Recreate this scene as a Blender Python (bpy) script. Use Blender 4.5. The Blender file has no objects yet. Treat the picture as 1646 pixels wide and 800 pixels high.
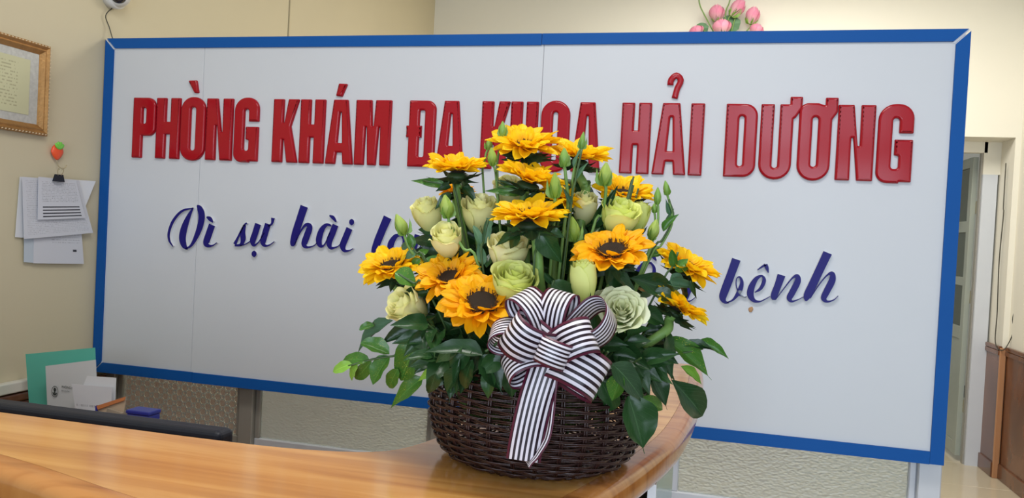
import bpy, bmesh, math, random
import numpy as np
from mathutils import Vector, Matrix, noise
random.seed(7)
SC = bpy.context.scene
COL = SC.collection
# ---------------------------------------------------------------- camera
FPX = 1269.88
YAW, PITCH, ROLL = -0.245575723, -0.0207808138, 0.0517634695
CAM = Vector((2.1832, -2.4454, 1.4518))
def cam_axes():
    cy, sy, cp, sp = math.cos(YAW), math.sin(YAW), math.cos(PITCH), math.sin(PITCH)
    fwd = Vector((sy*cp, cy*cp, sp)); right = Vector((cy, -sy, 0)); up = right.cross(fwd)
    cr, sr = math.cos(ROLL), math.sin(ROLL)
    return cr*right + sr*up, -sr*right + cr*up, fwd
CR, CU, CF = cam_axes()
cd = bpy.data.cameras.new('camera'); cam = bpy.data.objects.new('camera', cd); COL.objects.link(cam)
cd.sensor_width = 36; cd.lens = FPX/1646*36; cd.clip_start = .02
cam.matrix_world = Matrix(((CR.x, CU.x, -CF.x, CAM.x), (CR.y, CU.y, -CF.y, CAM.y), (CR.z, CU.z, -CF.z, CAM.z), (0, 0, 0, 1)))
SC.camera = cam
# ---------------------------------------------------------------- world, lights, exposure
W = bpy.data.worlds.new('world'); SC.world = W; W.use_nodes = True
W.node_tree.nodes['Background'].inputs[0].default_value = (.86, .93, 1, 1)
W.node_tree.nodes['Background'].inputs[1].default_value = .55
def area(name, loc, target, size, power, color):
    l = bpy.data.lights.new(name, 'AREA'); l.shape = 'RECTANGLE'; l.size, l.size_y = size; l.energy = power; l.color = color
    o = bpy.data.objects.new(name, l); COL.objects.link(o); o.location = loc
    o.rotation_euler = (Vector(target)-Vector(loc)).to_track_quat('-Z', 'Y').to_euler(); return o
for i, (x, z, w, h, p) in enumerate(((1.45, 1.2, .62, 2.2, 22), (2.15, 1.2, .62, 2.2, 22), (3.0, 1.2, .8, 2.2, 24), (3.7, 1.2, .5, 2.2, 12), (1.75, 2.75, 1.1, .62, 7), (2.75, 2.75, .7, .62, 6), (3.55, 2.8, .6, .5, 2))):
    area('daylight_entrance', (x, -6.0, z), (x, 0, z+.1), (w, h), p, (.70, .83, 1))
area('ceiling_fill_front', (1.9, -1.7, 3.3), (1.9, -1.6, 0), (1.4, .6), 30, (1, .98, .94))  # unseen soft fill added overhead to brighten the counter side
area('ceiling_fill_back', (2.6, 1.9, 3.3), (2.6, 2.0, 0), (1.6, 1.2), 60, (1, .96, .88))  # unseen fill added to light the space behind the partition
SC.view_settings.view_transform = 'Standard'; SC.view_settings.look = 'None'
SC.view_settings.gamma = 1; SC.view_settings.use_curve_mapping = False
SC.view_settings.exposure = 0.35

# ---------------------------------------------------------------- helpers
def at(x, y, depth):
    return CAM + depth*(CF + (x-823)/FPX*CR - (y-400)/FPX*CU)
def on_plane(x, y, ax, v):
    d = CF + (x-823)/FPX*CR - (y-400)/FPX*CU
    return CAM + d*((v-CAM[ax])/d[ax])
WM = {}
def link(o, parent=None, M=None):
    """link object with world matrix M under parent"""
    COL.objects.link(o)
    M = M or Matrix.Identity(4)
    WM[o] = M
    if parent is not None:
        o.parent = parent
        o.matrix_local = WM[parent].inverted() @ M
    else:
        o.matrix_local = M
    return o
def tag(o, label=None, cat=None, group=None, kind=None):
    if label: o['label'] = label
    if cat: o['category'] = cat
    if group: o['group'] = group
    if kind: o['kind'] = kind
    return o
def thing(name, label, cat, loc, group=None):
    o = bpy.data.objects.new(name, None); o.empty_display_size = .03
    link(o, None, Matrix.Translation(loc)); return tag(o, label, cat, group)
def struct_root(name, loc=(0, 0, 0)):
    o = bpy.data.objects.new(name, None); link(o, None, Matrix.Translation(loc)); o['kind'] = 'structure'; return o
def obj(name, me, mat, parent=None, M=None, smooth=False):
    if isinstance(me, bmesh.types.BMesh):
        m = bpy.data.meshes.new(name); me.to_mesh(m); me.free(); me = m
    if mat is not None and not me.materials: me.materials.append(mat)
    if smooth:
        me.polygons.foreach_set('use_smooth', [True]*len(me.polygons))
    return link(bpy.data.objects.new(name, me), parent, M)
def mesh(verts, faces, uvs=None, name='mesh'):
    m = bpy.data.meshes.new(name); m.from_pydata([tuple(v) for v in verts], [], faces); m.update()
    if uvs is not None:
        ul = m.uv_layers.new(name='UVMap')
        for l in m.loops: ul.data[l.index].uv = uvs[l.vertex_index]
    return m
def box(x0, x1, y0, y1, z0, z1, bev=0, seg=2):
    bm = bmesh.new()
    bmesh.ops.create_cube(bm, size=1)
    for v in bm.verts:
        v.co = Vector((x0+(x1-x0)*(v.co.x+.5), y0+(y1-y0)*(v.co.y+.5), z0+(z1-z0)*(v.co.z+.5)))
    if bev: bmesh.ops.bevel(bm, geom=bm.edges[:], offset=bev, segments=seg, affect='EDGES', profile=.5)
    return bm
def catmull(pts, n):
    pts = [Vector(p) for p in pts]
    if len(pts) < 3: 
        return [pts[0].lerp(pts[-1], i/n) for i in range(n+1)]
    out = []
    P = [2*pts[0]-pts[1]]+pts+[2*pts[-1]-pts[-2]]
    for i in range(1, len(P)-2):
        for k in range(n):
            t = k/n
            out.append(.5*((2*P[i])+(-P[i-1]+P[i+1])*t+(2*P[i-1]-5*P[i]+4*P[i+1]-P[i+2])*t*t+(-P[i-1]+3*P[i]-3*P[i+1]+P[i+2])*t**3))
    out.append(P[-2]); return out
def tube_geo(pts, r, sides=6, closed=False):
    """verts, faces of a tube; r number or list"""
    pts = [Vector(p) for p in pts]; n = len(pts); V = []; F = []
    ref = Vector((.13, .21, .97))
    rr = r if isinstance(r, (list, tuple)) else [r]*n
    prev = None
    for i, p in enumerate(pts):
        a = pts[(i-1) % n] if (closed or i > 0) else p
        b = pts[(i+1) % n] if (closed or i < n-1) else p
        t = (b-a).normalized()
        if prev is None:
            u = t.cross(ref).normalized() if abs(t.dot(ref)) < .98 else t.cross(Vector((1, 0, 0))).normalized()
        else:
            u = (prev-t*prev.dot(t)).normalized()
        prev = u; v = t.cross(u)
        for k in range(sides):
            an = 2*math.pi*k/sides
            V.append(p+rr[i]*(math.cos(an)*u+math.sin(an)*v))
    m = n if closed else n-1
    for i in range(m):
        for k in range(sides):
            a = i*sides+k; b = i*sides+(k+1) % sides; c = ((i+1) % n)*sides+(k+1) % sides; d = ((i+1) % n)*sides+k
            F.append((a, b, c, d))
    if not closed:
        F.append(tuple(range(sides-1, -1, -1))); F.append(tuple((n-1)*sides+k for k in range(sides)))
    return V, F
def tube(pts, r, sides=6, closed=False):
    return mesh(*tube_geo(pts, r, sides, closed))
def merge_geo(parts):
    V = []; F = []
    for v, f in parts:
        o = len(V); V += v; F += [tuple(i+o for i in q) for q in f]
    return V, F
def basis(o, yd, zh, sx=1, sy=1, sz=1):
    y = Vector(yd).normalized(); z = Vector(zh); z = (z-y*z.dot(y)).normalized(); x = y.cross(z)
    return Matrix(((x.x*sx, y.x*sy, z.x*sz, o[0]), (x.y*sx, y.y*sy, z.y*sz, o[1]), (x.z*sx, y.z*sy, z.z*sz, o[2]), (0, 0, 0, 1)))

# ---------------------------------------------------------------- materials
def new_mat(name):
    m = bpy.data.materials.new(name); m.use_nodes = True
    nt = m.node_tree; return m, nt, nt.nodes['Principled BSDF']
def N(nt, t, **kw):
    n = nt.nodes.new(t)
    for k, v in kw.items(): setattr(n, k, v)
    return n
def math_n(nt, op, a, b=None, c=None):
    n = N(nt, 'ShaderNodeMath', operation=op)
    for i, q in enumerate((a, b, c)):
        if q is None: continue
        if isinstance(q, (int, float)): n.inputs[i].default_value = q
        else: nt.links.new(q, n.inputs[i])
    return n.outputs[0]
def mixc(nt, fac, a, b):
    n = N(nt, 'ShaderNodeMix', data_type='RGBA')
    for s, q in ((n.inputs[0], fac), (n.inputs[6], a), (n.inputs[7], b)):
        if isinstance(q, (int, float)): s.default_value = q
        elif isinstance(q, tuple): s.default_value = (*q, 1) if len(q) == 3 else q
        else: nt.links.new(q, s)
    return n.outputs[2]
def simple(name, col, rough=.5, var=.06, scale=8, metal=0, bump=0, bscale=60, spec=None, coat=0, trans=0, sss=0):
    m, nt, b = new_mat(name)
    tc = N(nt, 'ShaderNodeTexCoord'); nz = N(nt, 'ShaderNodeTexNoise'); nz.inputs['Scale'].default_value = scale
    nt.links.new(tc.outputs['Object'], nz.inputs['Vector'])
    c = mixc(nt, nz.outputs['Fac'], tuple(max(0, x*(1-var)) for x in col), tuple(min(1, x*(1+var)) for x in col))
    nt.links.new(c, b.inputs['Base Color'])
    b.inputs['Roughness'].default_value = rough; b.inputs['Metallic'].default_value = metal
    if spec is not None: b.inputs['Specular IOR Level'].default_value = spec
    if coat: b.inputs['Coat Weight'].default_value = coat; b.inputs['Coat Roughness'].default_value = .08
    if trans: b.inputs['Transmission Weight'].default_value = trans
    if sss:
        b.inputs['Subsurface Weight'].default_value = sss; b.inputs['Subsurface Radius'].default_value = (.01, .01, .005); b.inputs['Subsurface Scale'].default_value = .3
    if bump:
        n2 = N(nt, 'ShaderNodeTexNoise'); n2.inputs['Scale'].default_value = bscale
        nt.links.new(tc.outputs['Object'], n2.inputs['Vector'])
        bp = N(nt, 'ShaderNodeBump'); bp.inputs['Strength'].default_value = bump; bp.inputs['Distance'].default_value = .002
        nt.links.new(n2.outputs['Fac'], bp.inputs['Height']); nt.links.new(bp.outputs[0], b.inputs['Normal'])
    return m
M_wall = simple('cream_paint', (.62, .55, .38), .75, .05, 1.5, bump=.1, bscale=40)
M_wallb = simple('pale_cream_paint', (.80, .77, .67), .75, .03, 1.5, bump=.1, bscale=40)
M_white = simple('white_plastic', (.75, .76, .76), .35, .03)
M_panel = simple('white_sign_panel', (.59, .61, .645), .42, .015, 3)
M_blue = simple('blue_aluminium_strip', (.006, .085, .33), .5, .05, 6, spec=.15)
M_red = simple('glossy_red_acrylic', (.36, .004, .012), .12, .03, 10, spec=.34)
M_navy = simple('navy_acrylic_face', (.010, .007, .15), .4, .05, 10, spec=.2)
M_body = simple('white_letter_body', (.72, .73, .76), .4, .02)
M_alu = simple('shaded_grey_aluminium', (.34, .32, .28), .42, .05, 8, metal=.35)  # frame aluminium with the shadow on the left put into its colour
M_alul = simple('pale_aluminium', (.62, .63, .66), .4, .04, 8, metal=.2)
M_black = simple('black_plastic', (.010, .013, .022), .5, .1, 30, bump=.15, bscale=300, spec=.3)
M_dark = simple('dark_gap', (.02, .018, .015), .7)
M_stem = simple('green_stem', (.17, .31, .07), .5, .25, 40, bump=.3, bscale=200)
M_twig = simple('dark_green_twig', (.05, .10, .025), .5, .2, 30)
M_calyx = simple('calyx_green', (.20, .36, .06), .5, .2, 60)
M_ceil = simple('white_ceiling', (.8, .79, .75), .8)
M_wick = simple('dark_brown_wicker', (.034, .012, .010), .36, .35, 60, coat=.08, bump=.3, bscale=400)
M_gold = simple('gold_moulding', (.42, .22, .07), .35, .3, 30, metal=.45, bump=.5, bscale=120)
M_teal = simple('teal_card', (.10, .46, .36), .55, .04)
M_paper = simple('white_paper', (.72, .73, .76), .7, .03)
M_orange = simple('orange_card', (.62, .22, .08), .5, .1)
M_kraft = simple('tan_card', (.55, .42, .30), .6, .1)
M_bluep = simple('blue_plastic', (.02, .03, .28), .35, .1)
M_wire = simple('dark_cable', (.05, .045, .03), .5)
M_steel = simple('steel_wire', (.4, .33, .2), .3, metal=.8)
M_strawr = simple('strawberry_red', (.85, .10, .03), .4)
M_strawg = simple('strawberry_green', (.20, .62, .08), .4)
M_lens = simple('dark_lens', (.015, .013, .018), .12, coat=1)
M_cam = simple('camera_white', (.72, .72, .70), .35)
M_glue = simple('dry_glue', (.45, .25, .12), .8)
M_jamb = simple('white_door_frame', (.60, .63, .68), .4, .03)
M_leafd = simple('grey_green_door', (.33, .36, .31), .35, .05)
M_greeng = simple('green_glass_edge', (.02, .18, .13), .15)
M_cabin = simple('reddish_laminate', (.45, .24, .16), .35, .15, 5)

def leaf_mat(name, dark, light, rough=.28, speck=False, vein=.35):
    m, nt, b = new_mat(name)
    uv = N(nt, 'ShaderNodeUVMap'); sp = N(nt, 'ShaderNodeSeparateXYZ'); nt.links.new(uv.outputs[0], sp.inputs[0])
    oi = N(nt, 'ShaderNodeObjectInfo'); tc = N(nt, 'ShaderNodeTexCoord')
    nz = N(nt, 'ShaderNodeTexNoise'); nz.inputs['Scale'].default_value = 3
    nt.links.new(tc.outputs['Object'], nz.inputs['Vector'])
    f = math_n(nt, 'ADD', math_n(nt, 'MULTIPLY', oi.outputs['Random'], .65), math_n(nt, 'MULTIPLY', nz.outputs['Fac'], .35))
    c = mixc(nt, f, dark, light)
    ax = math_n(nt, 'ABSOLUTE', math_n(nt, 'SUBTRACT', sp.outputs[0], .5))
    mid = math_n(nt, 'LESS_THAN', ax, .018)
    sv = math_n(nt, 'FRACT', math_n(nt, 'MULTIPLY', math_n(nt, 'SUBTRACT', sp.outputs[1], math_n(nt, 'MULTIPLY', ax, .8)), 8))
    side = math_n(nt, 'MULTIPLY', math_n(nt, 'LESS_THAN', sv, .07), .5)
    vv = math_n(nt, 'MULTIPLY', math_n(nt, 'MAXIMUM', mid, side), vein)
    c = mixc(nt, vv, c, tuple(min(1, x*1.9+.03) for x in light))
    if speck:
        vo = N(nt, 'ShaderNodeTexNoise'); vo.inputs['Scale'].default_value = 45; nt.links.new(tc.outputs['Object'], vo.inputs['Vector'])
        v2 = N(nt, 'ShaderNodeTexNoise'); v2.inputs['Scale'].default_value = 2.5; nt.links.new(tc.outputs['Object'], v2.inputs['Vector'])
        s = math_n(nt, 'GREATER_THAN', math_n(nt, 'ADD', vo.outputs['Fac'], math_n(nt, 'MULTIPLY', v2.outputs['Fac'], .3)), .84)
        c = mixc(nt, s, c, (.62, .55, .08))
    nt.links.new(c, b.inputs['Base Color'])
    b.inputs['Roughness'].default_value = rough
    b.inputs['Specular IOR Level'].default_value = .35
    bp = N(nt, 'ShaderNodeBump'); bp.inputs['Strength'].default_value = .35; bp.inputs['Distance'].default_value = .001; bp.invert = True
    nt.links.new(math_n(nt, 'MAXIMUM', mid, side), bp.inputs['Height']); nt.links.new(bp.outputs[0], b.inputs['Normal'])
    return m
M_leaf = leaf_mat('dark_glossy_leaf', (.010, .036, .011), (.028, .085, .020))
M_leafm = leaf_mat('mid_green_leaf', (.035, .12, .015), (.07, .20, .025), speck=True)
M_leafl = leaf_mat('lime_leaf', (.13, .30, .03), (.22, .42, .05), rough=.35)
M_leafg = leaf_mat('grey_green_leaf', (.05, .12, .06), (.09, .19, .09), rough=.5)
M_sepal = leaf_mat('sunflower_sepal', (.012, .030, .010), (.035, .075, .022), rough=.55)

def petal_mat(name, c0, c1, base, rough=.5, stripes=14, sss=.0, transl=.25):
    m, nt, b = new_mat(name)
    uv = N(nt, 'ShaderNodeUVMap'); sp = N(nt, 'ShaderNodeSeparateXYZ'); nt.links.new(uv.outputs[0], sp.inputs[0])
    oi = N(nt, 'ShaderNodeObjectInfo')
    c = mixc(nt, oi.outputs['Random'], c0, c1)
    g = N(nt, 'ShaderNodeMapRange'); g.inputs[1].default_value = 0; g.inputs[2].default_value = .55; nt.links.new(sp.outputs[1], g.inputs[0])
    c = mixc(nt, g.outputs[0], base, c)
    nt.links.new(c, b.inputs['Base Color']); b.inputs['Roughness'].default_value = rough
    b.inputs['Specular IOR Level'].default_value = .25
    s = math_n(nt, 'SINE', math_n(nt, 'MULTIPLY', sp.outputs[0], stripes*6.28))
    bp = N(nt, 'ShaderNodeBump'); bp.inputs['Strength'].default_value = .3; bp.inputs['Distance'].default_value = .0006
    nt.links.new(s, bp.inputs['Height']); nt.links.new(bp.outputs[0], b.inputs['Normal'])
    tr = N(nt, 'ShaderNodeBsdfTranslucent'); nt.links.new(c, tr.inputs[0])
    mx = N(nt, 'ShaderNodeMixShader'); mx.inputs[0].default_value = transl
    nt.links.new(b.outputs[0], mx.inputs[1]); nt.links.new(tr.outputs[0], mx.inputs[2])
    nt.links.new(mx.outputs[0], nt.nodes['Material Output'].inputs[0])
    return m
M_sun = petal_mat('sunflower_petal', (.95, .55, .004), (1.0, .70, .012), (.92, .42, .002), stripes=3, transl=.3)
M_suno = petal_mat('orange_sunflower_petal', (.92, .42, .003), (1.0, .56, .006), (.85, .30, .002), stripes=3, transl=.3)
M_rose = petal_mat('pale_lime_petal', (.88, .85, .36), (.96, .92, .52), (.62, .70, .24), stripes=1, rough=.6, transl=.15)
M_lime = petal_mat('lime_petal', (.74, .80, .18), (.86, .88, .32), (.52, .66, .14), stripes=1, rough=.6, transl=.15)
M_white_rose = petal_mat('greenish_white_petal', (.84, .87, .52), (.93, .94, .68), (.56, .68, .28), stripes=1, rough=.6, transl=.15)
M_bud = petal_mat('lime_bud', (.36, .50, .08), (.50, .62, .15), (.22, .38, .04), stripes=2)
M_lotus = petal_mat('pink_lotus_petal', (.85, .30, .45), (.90, .42, .55), (.85, .62, .60), stripes=4)
M_disc = simple('sunflower_disc', (.045, .022, .008), .8, .5, 300, bump=1, bscale=900)
M_floret = simple('disc_floret', (.12, .05, .008), .7, .5, 200)

def wood_mat(name, c0, c1, c2, rot=0, rough=.16, scale=(.9, 14, 14)):
    m, nt, b = new_mat(name)
    tc = N(nt, 'ShaderNodeTexCoord'); mp = N(nt, 'ShaderNodeMapping'); mp.inputs['Rotation'].default_value = (0, 0, rot); mp.inputs['Scale'].default_value = scale
    nt.links.new(tc.outputs['Object'], mp.inputs[0])
    n1 = N(nt, 'ShaderNodeTexNoise'); n1.inputs['Scale'].default_value = 2.2; n1.inputs['Detail'].default_value = 5; n1.inputs['Distortion'].default_value = .6
    nt.links.new(mp.outputs[0], n1.inputs['Vector'])
    r = N(nt, 'ShaderNodeValToRGB'); nt.links.new(n1.outputs['Fac'], r.inputs[0])
    e = r.color_ramp.elements; e[0].position = .28; e[0].color = (*c0, 1); e[1].position = .62; e[1].color = (*c2, 1)
    k = e.new(.45); k.color = (*c1, 1)
    n3 = N(nt, 'ShaderNodeTexNoise'); n3.inputs['Scale'].default_value = 2.0; nt.links.new(tc.outputs['Object'], n3.inputs['Vector'])
    c = mixc(nt, math_n(nt, 'MULTIPLY', n3.outputs['Fac'], .35), r.outputs[0], c2)
    nt.links.new(c, b.inputs['Base Color']); b.inputs['Roughness'].default_value = rough
    b.inputs['Coat Weight'].default_value = .15; b.inputs['Coat Roughness'].default_value = .12
    return m
M_wood = wood_mat('honey_wood_top', (.40, .155, .035), (.56, .255, .062), (.68, .36, .105), .08)
M_woode = wood_mat('orange_wood_edge', (.26, .085, .02), (.42, .155, .035), (.52, .22, .06), .9, scale=(3, 22, 3))
M_tile = wood_mat('brown_wall_tile', (.065, .022, .010), (.12, .042, .018), (.19, .075, .033), 1.3, rough=.2, scale=(2, 2, 1))
M_floor = simple('cream_floor_tile', (.60, .52, .38), .12, .05, 3)

def glass_mat(name, kind):
    m, nt, b = new_mat(name)
    tc = N(nt, 'ShaderNodeTexCoord')
    b.inputs['Base Color'].default_value = (.80, .86, .88, 1); b.inputs['Transmission Weight'].default_value = .95
    b.inputs['Roughness'].default_value = .1; b.inputs['IOR'].default_value = 1.45
    bp = N(nt, 'ShaderNodeBump')
    if kind == 'pebble':
        mp = N(nt, 'ShaderNodeMapping'); mp.inputs['Rotation'].default_value = (0, .6, 0); mp.inputs['Scale'].default_value = (1, 1, 1.8); nt.links.new(tc.outputs['Object'], mp.inputs[0])
        v = N(nt, 'ShaderNodeTexVoronoi'); v.feature = 'SMOOTH_F1'; v.inputs['Scale'].default_value = 95
        nt.links.new(mp.outputs[0], v.inputs['Vector'])
        nt.links.new(v.outputs['Distance'], bp.inputs['Height']); bp.inputs['Strength'].default_value = .8; bp.inputs['Distance'].default_value = .004
    else:
        sx = N(nt, 'ShaderNodeSeparateXYZ'); nt.links.new(tc.outputs['Object'], sx.inputs[0])
        # lattice of diagonal ridges with rings on the crossings
        P = .040
        a = math_n(nt, 'DIVIDE', math_n(nt, 'ADD', sx.outputs[0], sx.outputs[2]), P)
        c = math_n(nt, 'DIVIDE', math_n(nt, 'SUBTRACT', sx.outputs[0], sx.outputs[2]), P)
        fa = math_n(nt, 'ABSOLUTE', math_n(nt, 'SUBTRACT', math_n(nt, 'FRACT', a), .5))
        fc = math_n(nt, 'ABSOLUTE', math_n(nt, 'SUBTRACT', math_n(nt, 'FRACT', c), .5))
        r = math_n(nt, 'SQRT', math_n(nt, 'ADD', math_n(nt, 'POWER', fa, 2), math_n(nt, 'POWER', fc, 2)))
        def ridge(q, wd):
            k = N(nt, 'ShaderNodeMapRange'); k.interpolation_type = 'SMOOTHSTEP'; k.inputs[1].default_value = 0; k.inputs[2].default_value = wd; k.inputs[3].default_value = 1; k.inputs[4].default_value = 0
            nt.links.new(q, k.inputs[0]); return k.outputs[0]
        ring = ridge(math_n(nt, 'ABSOLUTE', math_n(nt, 'SUBTRACT', r, .25)), .10)
        lin = math_n(nt, 'MULTIPLY', ridge(math_n(nt, 'MINIMUM', fa, fc), .08), math_n(nt, 'GREATER_THAN', r, .25))
        nz = N(nt, 'ShaderNodeTexNoise'); nz.inputs['Scale'].default_value = 90; nt.links.new(tc.outputs['Object'], nz.inputs['Vector'])
        h = math_n(nt, 'ADD', math_n(nt, 'MAXIMUM', ring, lin), math_n(nt, 'MULTIPLY', nz.outputs['Fac'], .35))
        nt.links.new(h, bp.inputs['Height']); bp.inputs['Strength'].default_value = 1; bp.inputs['Distance'].default_value = .006
    nt.links.new(bp.outputs[0], b.inputs['Normal'])
    df = N(nt, 'ShaderNodeBsdfTranslucent'); df.inputs[0].default_value = (.60, .67, .70, 1)
    mx = N(nt, 'ShaderNodeMixShader'); mx.inputs[0].default_value = .34 if kind == 'pebble' else .10
    nt.links.new(b.outputs[0], mx.inputs[1]); nt.links.new(df.outputs[0], mx.inputs[2]); nt.links.new(mx.outputs[0], nt.nodes['Material Output'].inputs[0])
    return m
M_gpeb = glass_mat('pebbled_glass', 'pebble'); M_gdia = glass_mat('diamond_pattern_glass', 'diamond')
def clear_glass():
    m, nt, b = new_mat('tinted_glass'); b.inputs['Base Color'].default_value = (.07, .10, .07, 1); b.inputs['Transmission Weight'].default_value = .5; b.inputs['Roughness'].default_value = .05
    nz = N(nt, 'ShaderNodeTexNoise'); nz.inputs['Scale'].default_value = 2; bp = N(nt, 'ShaderNodeBump'); bp.inputs['Strength'].default_value = .05
    nt.links.new(nz.outputs[0], bp.inputs['Height']); nt.links.new(bp.outputs[0], b.inputs['Normal']); return m
M_gclr = clear_glass()

def ribbon_mat():
    m, nt, b = new_mat('striped_ribbon')
    uv = N(nt, 'ShaderNodeUVMap'); sp = N(nt, 'ShaderNodeSeparateXYZ'); nt.links.new(uv.outputs[0], sp.inputs[0])
    u = sp.outputs[0]
    s = math_n(nt, 'FRACT', math_n(nt, 'ADD', math_n(nt, 'MULTIPLY', u, 6.7), -.10))
    w = math_n(nt, 'MULTIPLY', math_n(nt, 'GREATER_THAN', s, .49), math_n(nt, 'LESS_THAN', math_n(nt, 'ABSOLUTE', math_n(nt, 'SUBTRACT', u, .5)), .455))
    edge = math_n(nt, 'GREATER_THAN', math_n(nt, 'ABSOLUTE', math_n(nt, 'SUBTRACT', u, .5)), .44)
    dk = mixc(nt, edge, (.016, .005, .012), (.10, .010, .032))
    c = mixc(nt, w, dk, (.80, .74, .80))
    nt.links.new(c, b.inputs['Base Color']); b.inputs['Roughness'].default_value = .3
    wv = math_n(nt, 'SINE', math_n(nt, 'MULTIPLY', sp.outputs[1], 900))
    bp = N(nt, 'ShaderNodeBump'); bp.inputs['Strength'].default_value = .12; bp.inputs['Distance'].default_value = .0004
    nt.links.new(wv, bp.inputs['Height']); nt.links.new(bp.outputs[0], b.inputs['Normal'])
    return m
M_rib = ribbon_mat()

def printed(name, base, ink, rows, x0, x1, y0, y1, bars=(), strength=.55):
    """paper with rows of faint broken print inside a UV rectangle plus solid bars"""
    m, nt, b = new_mat(name)
    uv = N(nt, 'ShaderNodeUVMap'); sp = N(nt, 'ShaderNodeSeparateXYZ'); nt.links.new(uv.outputs[0], sp.inputs[0])
    u, v = sp.outputs[0], sp.outputs[1]
    def rect(a0, a1, b0, b1):
        q = math_n(nt, 'MULTIPLY', math_n(nt, 'GREATER_THAN', u, a0), math_n(nt, 'LESS_THAN', u, a1))
        w = math_n(nt, 'MULTIPLY', math_n(nt, 'GREATER_THAN', v, b0), math_n(nt, 'LESS_THAN', v, b1))
        return math_n(nt, 'MULTIPLY', q, w)
    row = math_n(nt, 'LESS_THAN', math_n(nt, 'FRACT', math_n(nt, 'MULTIPLY', v, rows)), .42)
    cb = N(nt, 'ShaderNodeCombineXYZ'); nt.links.new(math_n(nt, 'MULTIPLY', u, rows*2.2), cb.inputs[0]); nt.links.new(math_n(nt, 'FLOOR', math_n(nt, 'MULTIPLY', v, rows)), cb.inputs[1])
    nz = N(nt, 'ShaderNodeTexNoise'); nz.inputs['Scale'].default_value = 1.4; nt.links.new(cb.outputs[0], nz.inputs['Vector'])
    txt = math_n(nt, 'MULTIPLY', math_n(nt, 'MULTIPLY', row, math_n(nt, 'GREATER_THAN', nz.outputs['Fac'], .5)), rect(x0, x1, y0, y1))
    f = math_n(nt, 'MULTIPLY', txt, strength)
    for q in bars: f = math_n(nt, 'MAXIMUM', f, rect(*q))
    nt.links.new(mixc(nt, f, base, ink), b.inputs['Base Color']); b.inputs['Roughness'].default_value = .6
    return m

# ================================================================ SETTING
FL = 0.0; BACK = 3.396; RX = 4.12; CEIL = 3.4
def struct(name, me, mat, parent=None): 
    o = obj(name, me, mat, parent)
    if parent is None: o['kind'] = 'structure'
    return o
fl = struct('floor', box(-.2, 6.6, -7, 8, -.1, -.004), M_dark)
tile_me = bpy.data.meshes.new('tile'); bmt = box(.0015, .5985, .0015, .5985, -.02, 0, .0012, 1); bmt.to_mesh(tile_me); bmt.free(); tile_me.materials.append(M_floor)
for i in range(8):
    for j in range(15):
        o = bpy.data.objects.new('tile', tile_me); link(o, fl, Matrix.Translation((i*.6-.004, -2.4+j*.6+.1, .0)))
struct('wall_left', box(-.15, 0, -3.4, BACK+.15, 0, CEIL), M_wall)
# back wall with the door recess opening (x 3.0..4.08)
DX0, DX1, DTOP, JX = 2.95, 4.085, 2.245, 4.0
wb = struct('wall_back', box(0, DX0, BACK, BACK+.35, 0, CEIL), M_wallb)
obj('wall_section', box(DX0, DX1, BACK, BACK+.35, DTOP, CEIL), M_wallb, wb)
obj('wall_section', box(DX1, RX+.3, BACK, BACK+.35, 0, CEIL), M_wallb, wb)
struct('wall_right', box(RX, RX+.2, -.6, BACK, 0, CEIL), M_wallb)
struct('wall_far', box(-.2, 6.6, 7.4, 7.5, 0, CEIL), M_wallb)
struct('ceiling', box(-.2, 6.6, -3.4, 7.5, CEIL, CEIL+.1), M_ceil)
struct('trim_1', box(0, .004, 1.25, 1.258, 0, CEIL), simple('wall_joint', (.36, .31, .2), .8))
# brown wainscot with moulded top
def wainscot(name, x0, x1, y0, y1, h, ax):
    r = struct(name, box(x0, x1, y0, y1, .1, h-.06), M_tile)
    e = .012
    if ax == 'x+': g = (x0, x1+e, y0, y1)
    elif ax == 'x-': g = (x0-e, x1, y0, y1)
    else: g = (x0, x1, y0-e, y1)
    obj('cap_moulding', box(g[0], g[1], g[2], g[3], h-.06, h-.03, .004), M_tile, r)
    obj('cap_moulding', box(g[0], g[1], g[2], g[3], h-.028, h, .006), M_tile, r)
    obj('plinth', box(g[0], g[1], g[2], g[3], 0, .1, .004), M_tile, r)
    return r
wainscot('baseboard_left', 0, .012, -3.3, BACK-.02, .845, 'x+')
struct('trim_2', box(0, .03, -3.3, -.02, .85, .885, .004), simple('white_trunking', (.68, .66, .58), .5))
wainscot('baseboard_back', .02, DX0-.01, BACK-.012, BACK, .87, 'y')
wainscot('baseboard_reveal', DX1-.014, DX1, BACK-.012, BACK+.25, .87, 'x-')
wainscot('baseboard_right', RX-.014, RX, -.6, BACK-.02, .87, 'x-')
struct('trim_3', box(DX1-.02, DX1+.018, BACK-.03, BACK-.012, 0, .86, .005), simple('light_tile_corner', (.42, .2, .09), .25))
# door frame and open leaf
dr = struct_root('door_1', (JX, BACK+.25, 0))
DY = BACK+.25
obj('door_jamb', box(JX-.02, DX1-.014, DY-.005, DY+.06, 0, 1.97+.05), M_jamb, dr)
obj('door_jamb', box(JX-.02, DX1, DY, DY+.06, 2.02, DTOP), M_wallb, dr)
obj('door_head', box(DX0, JX-.0, DY, DY+.06, 2.17, DTOP), M_wallb, dr)
obj('door_stop', box(JX-.03, JX-.021, DY+.02, DY+.06, 0, 2.17), M_alu, dr)
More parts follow.
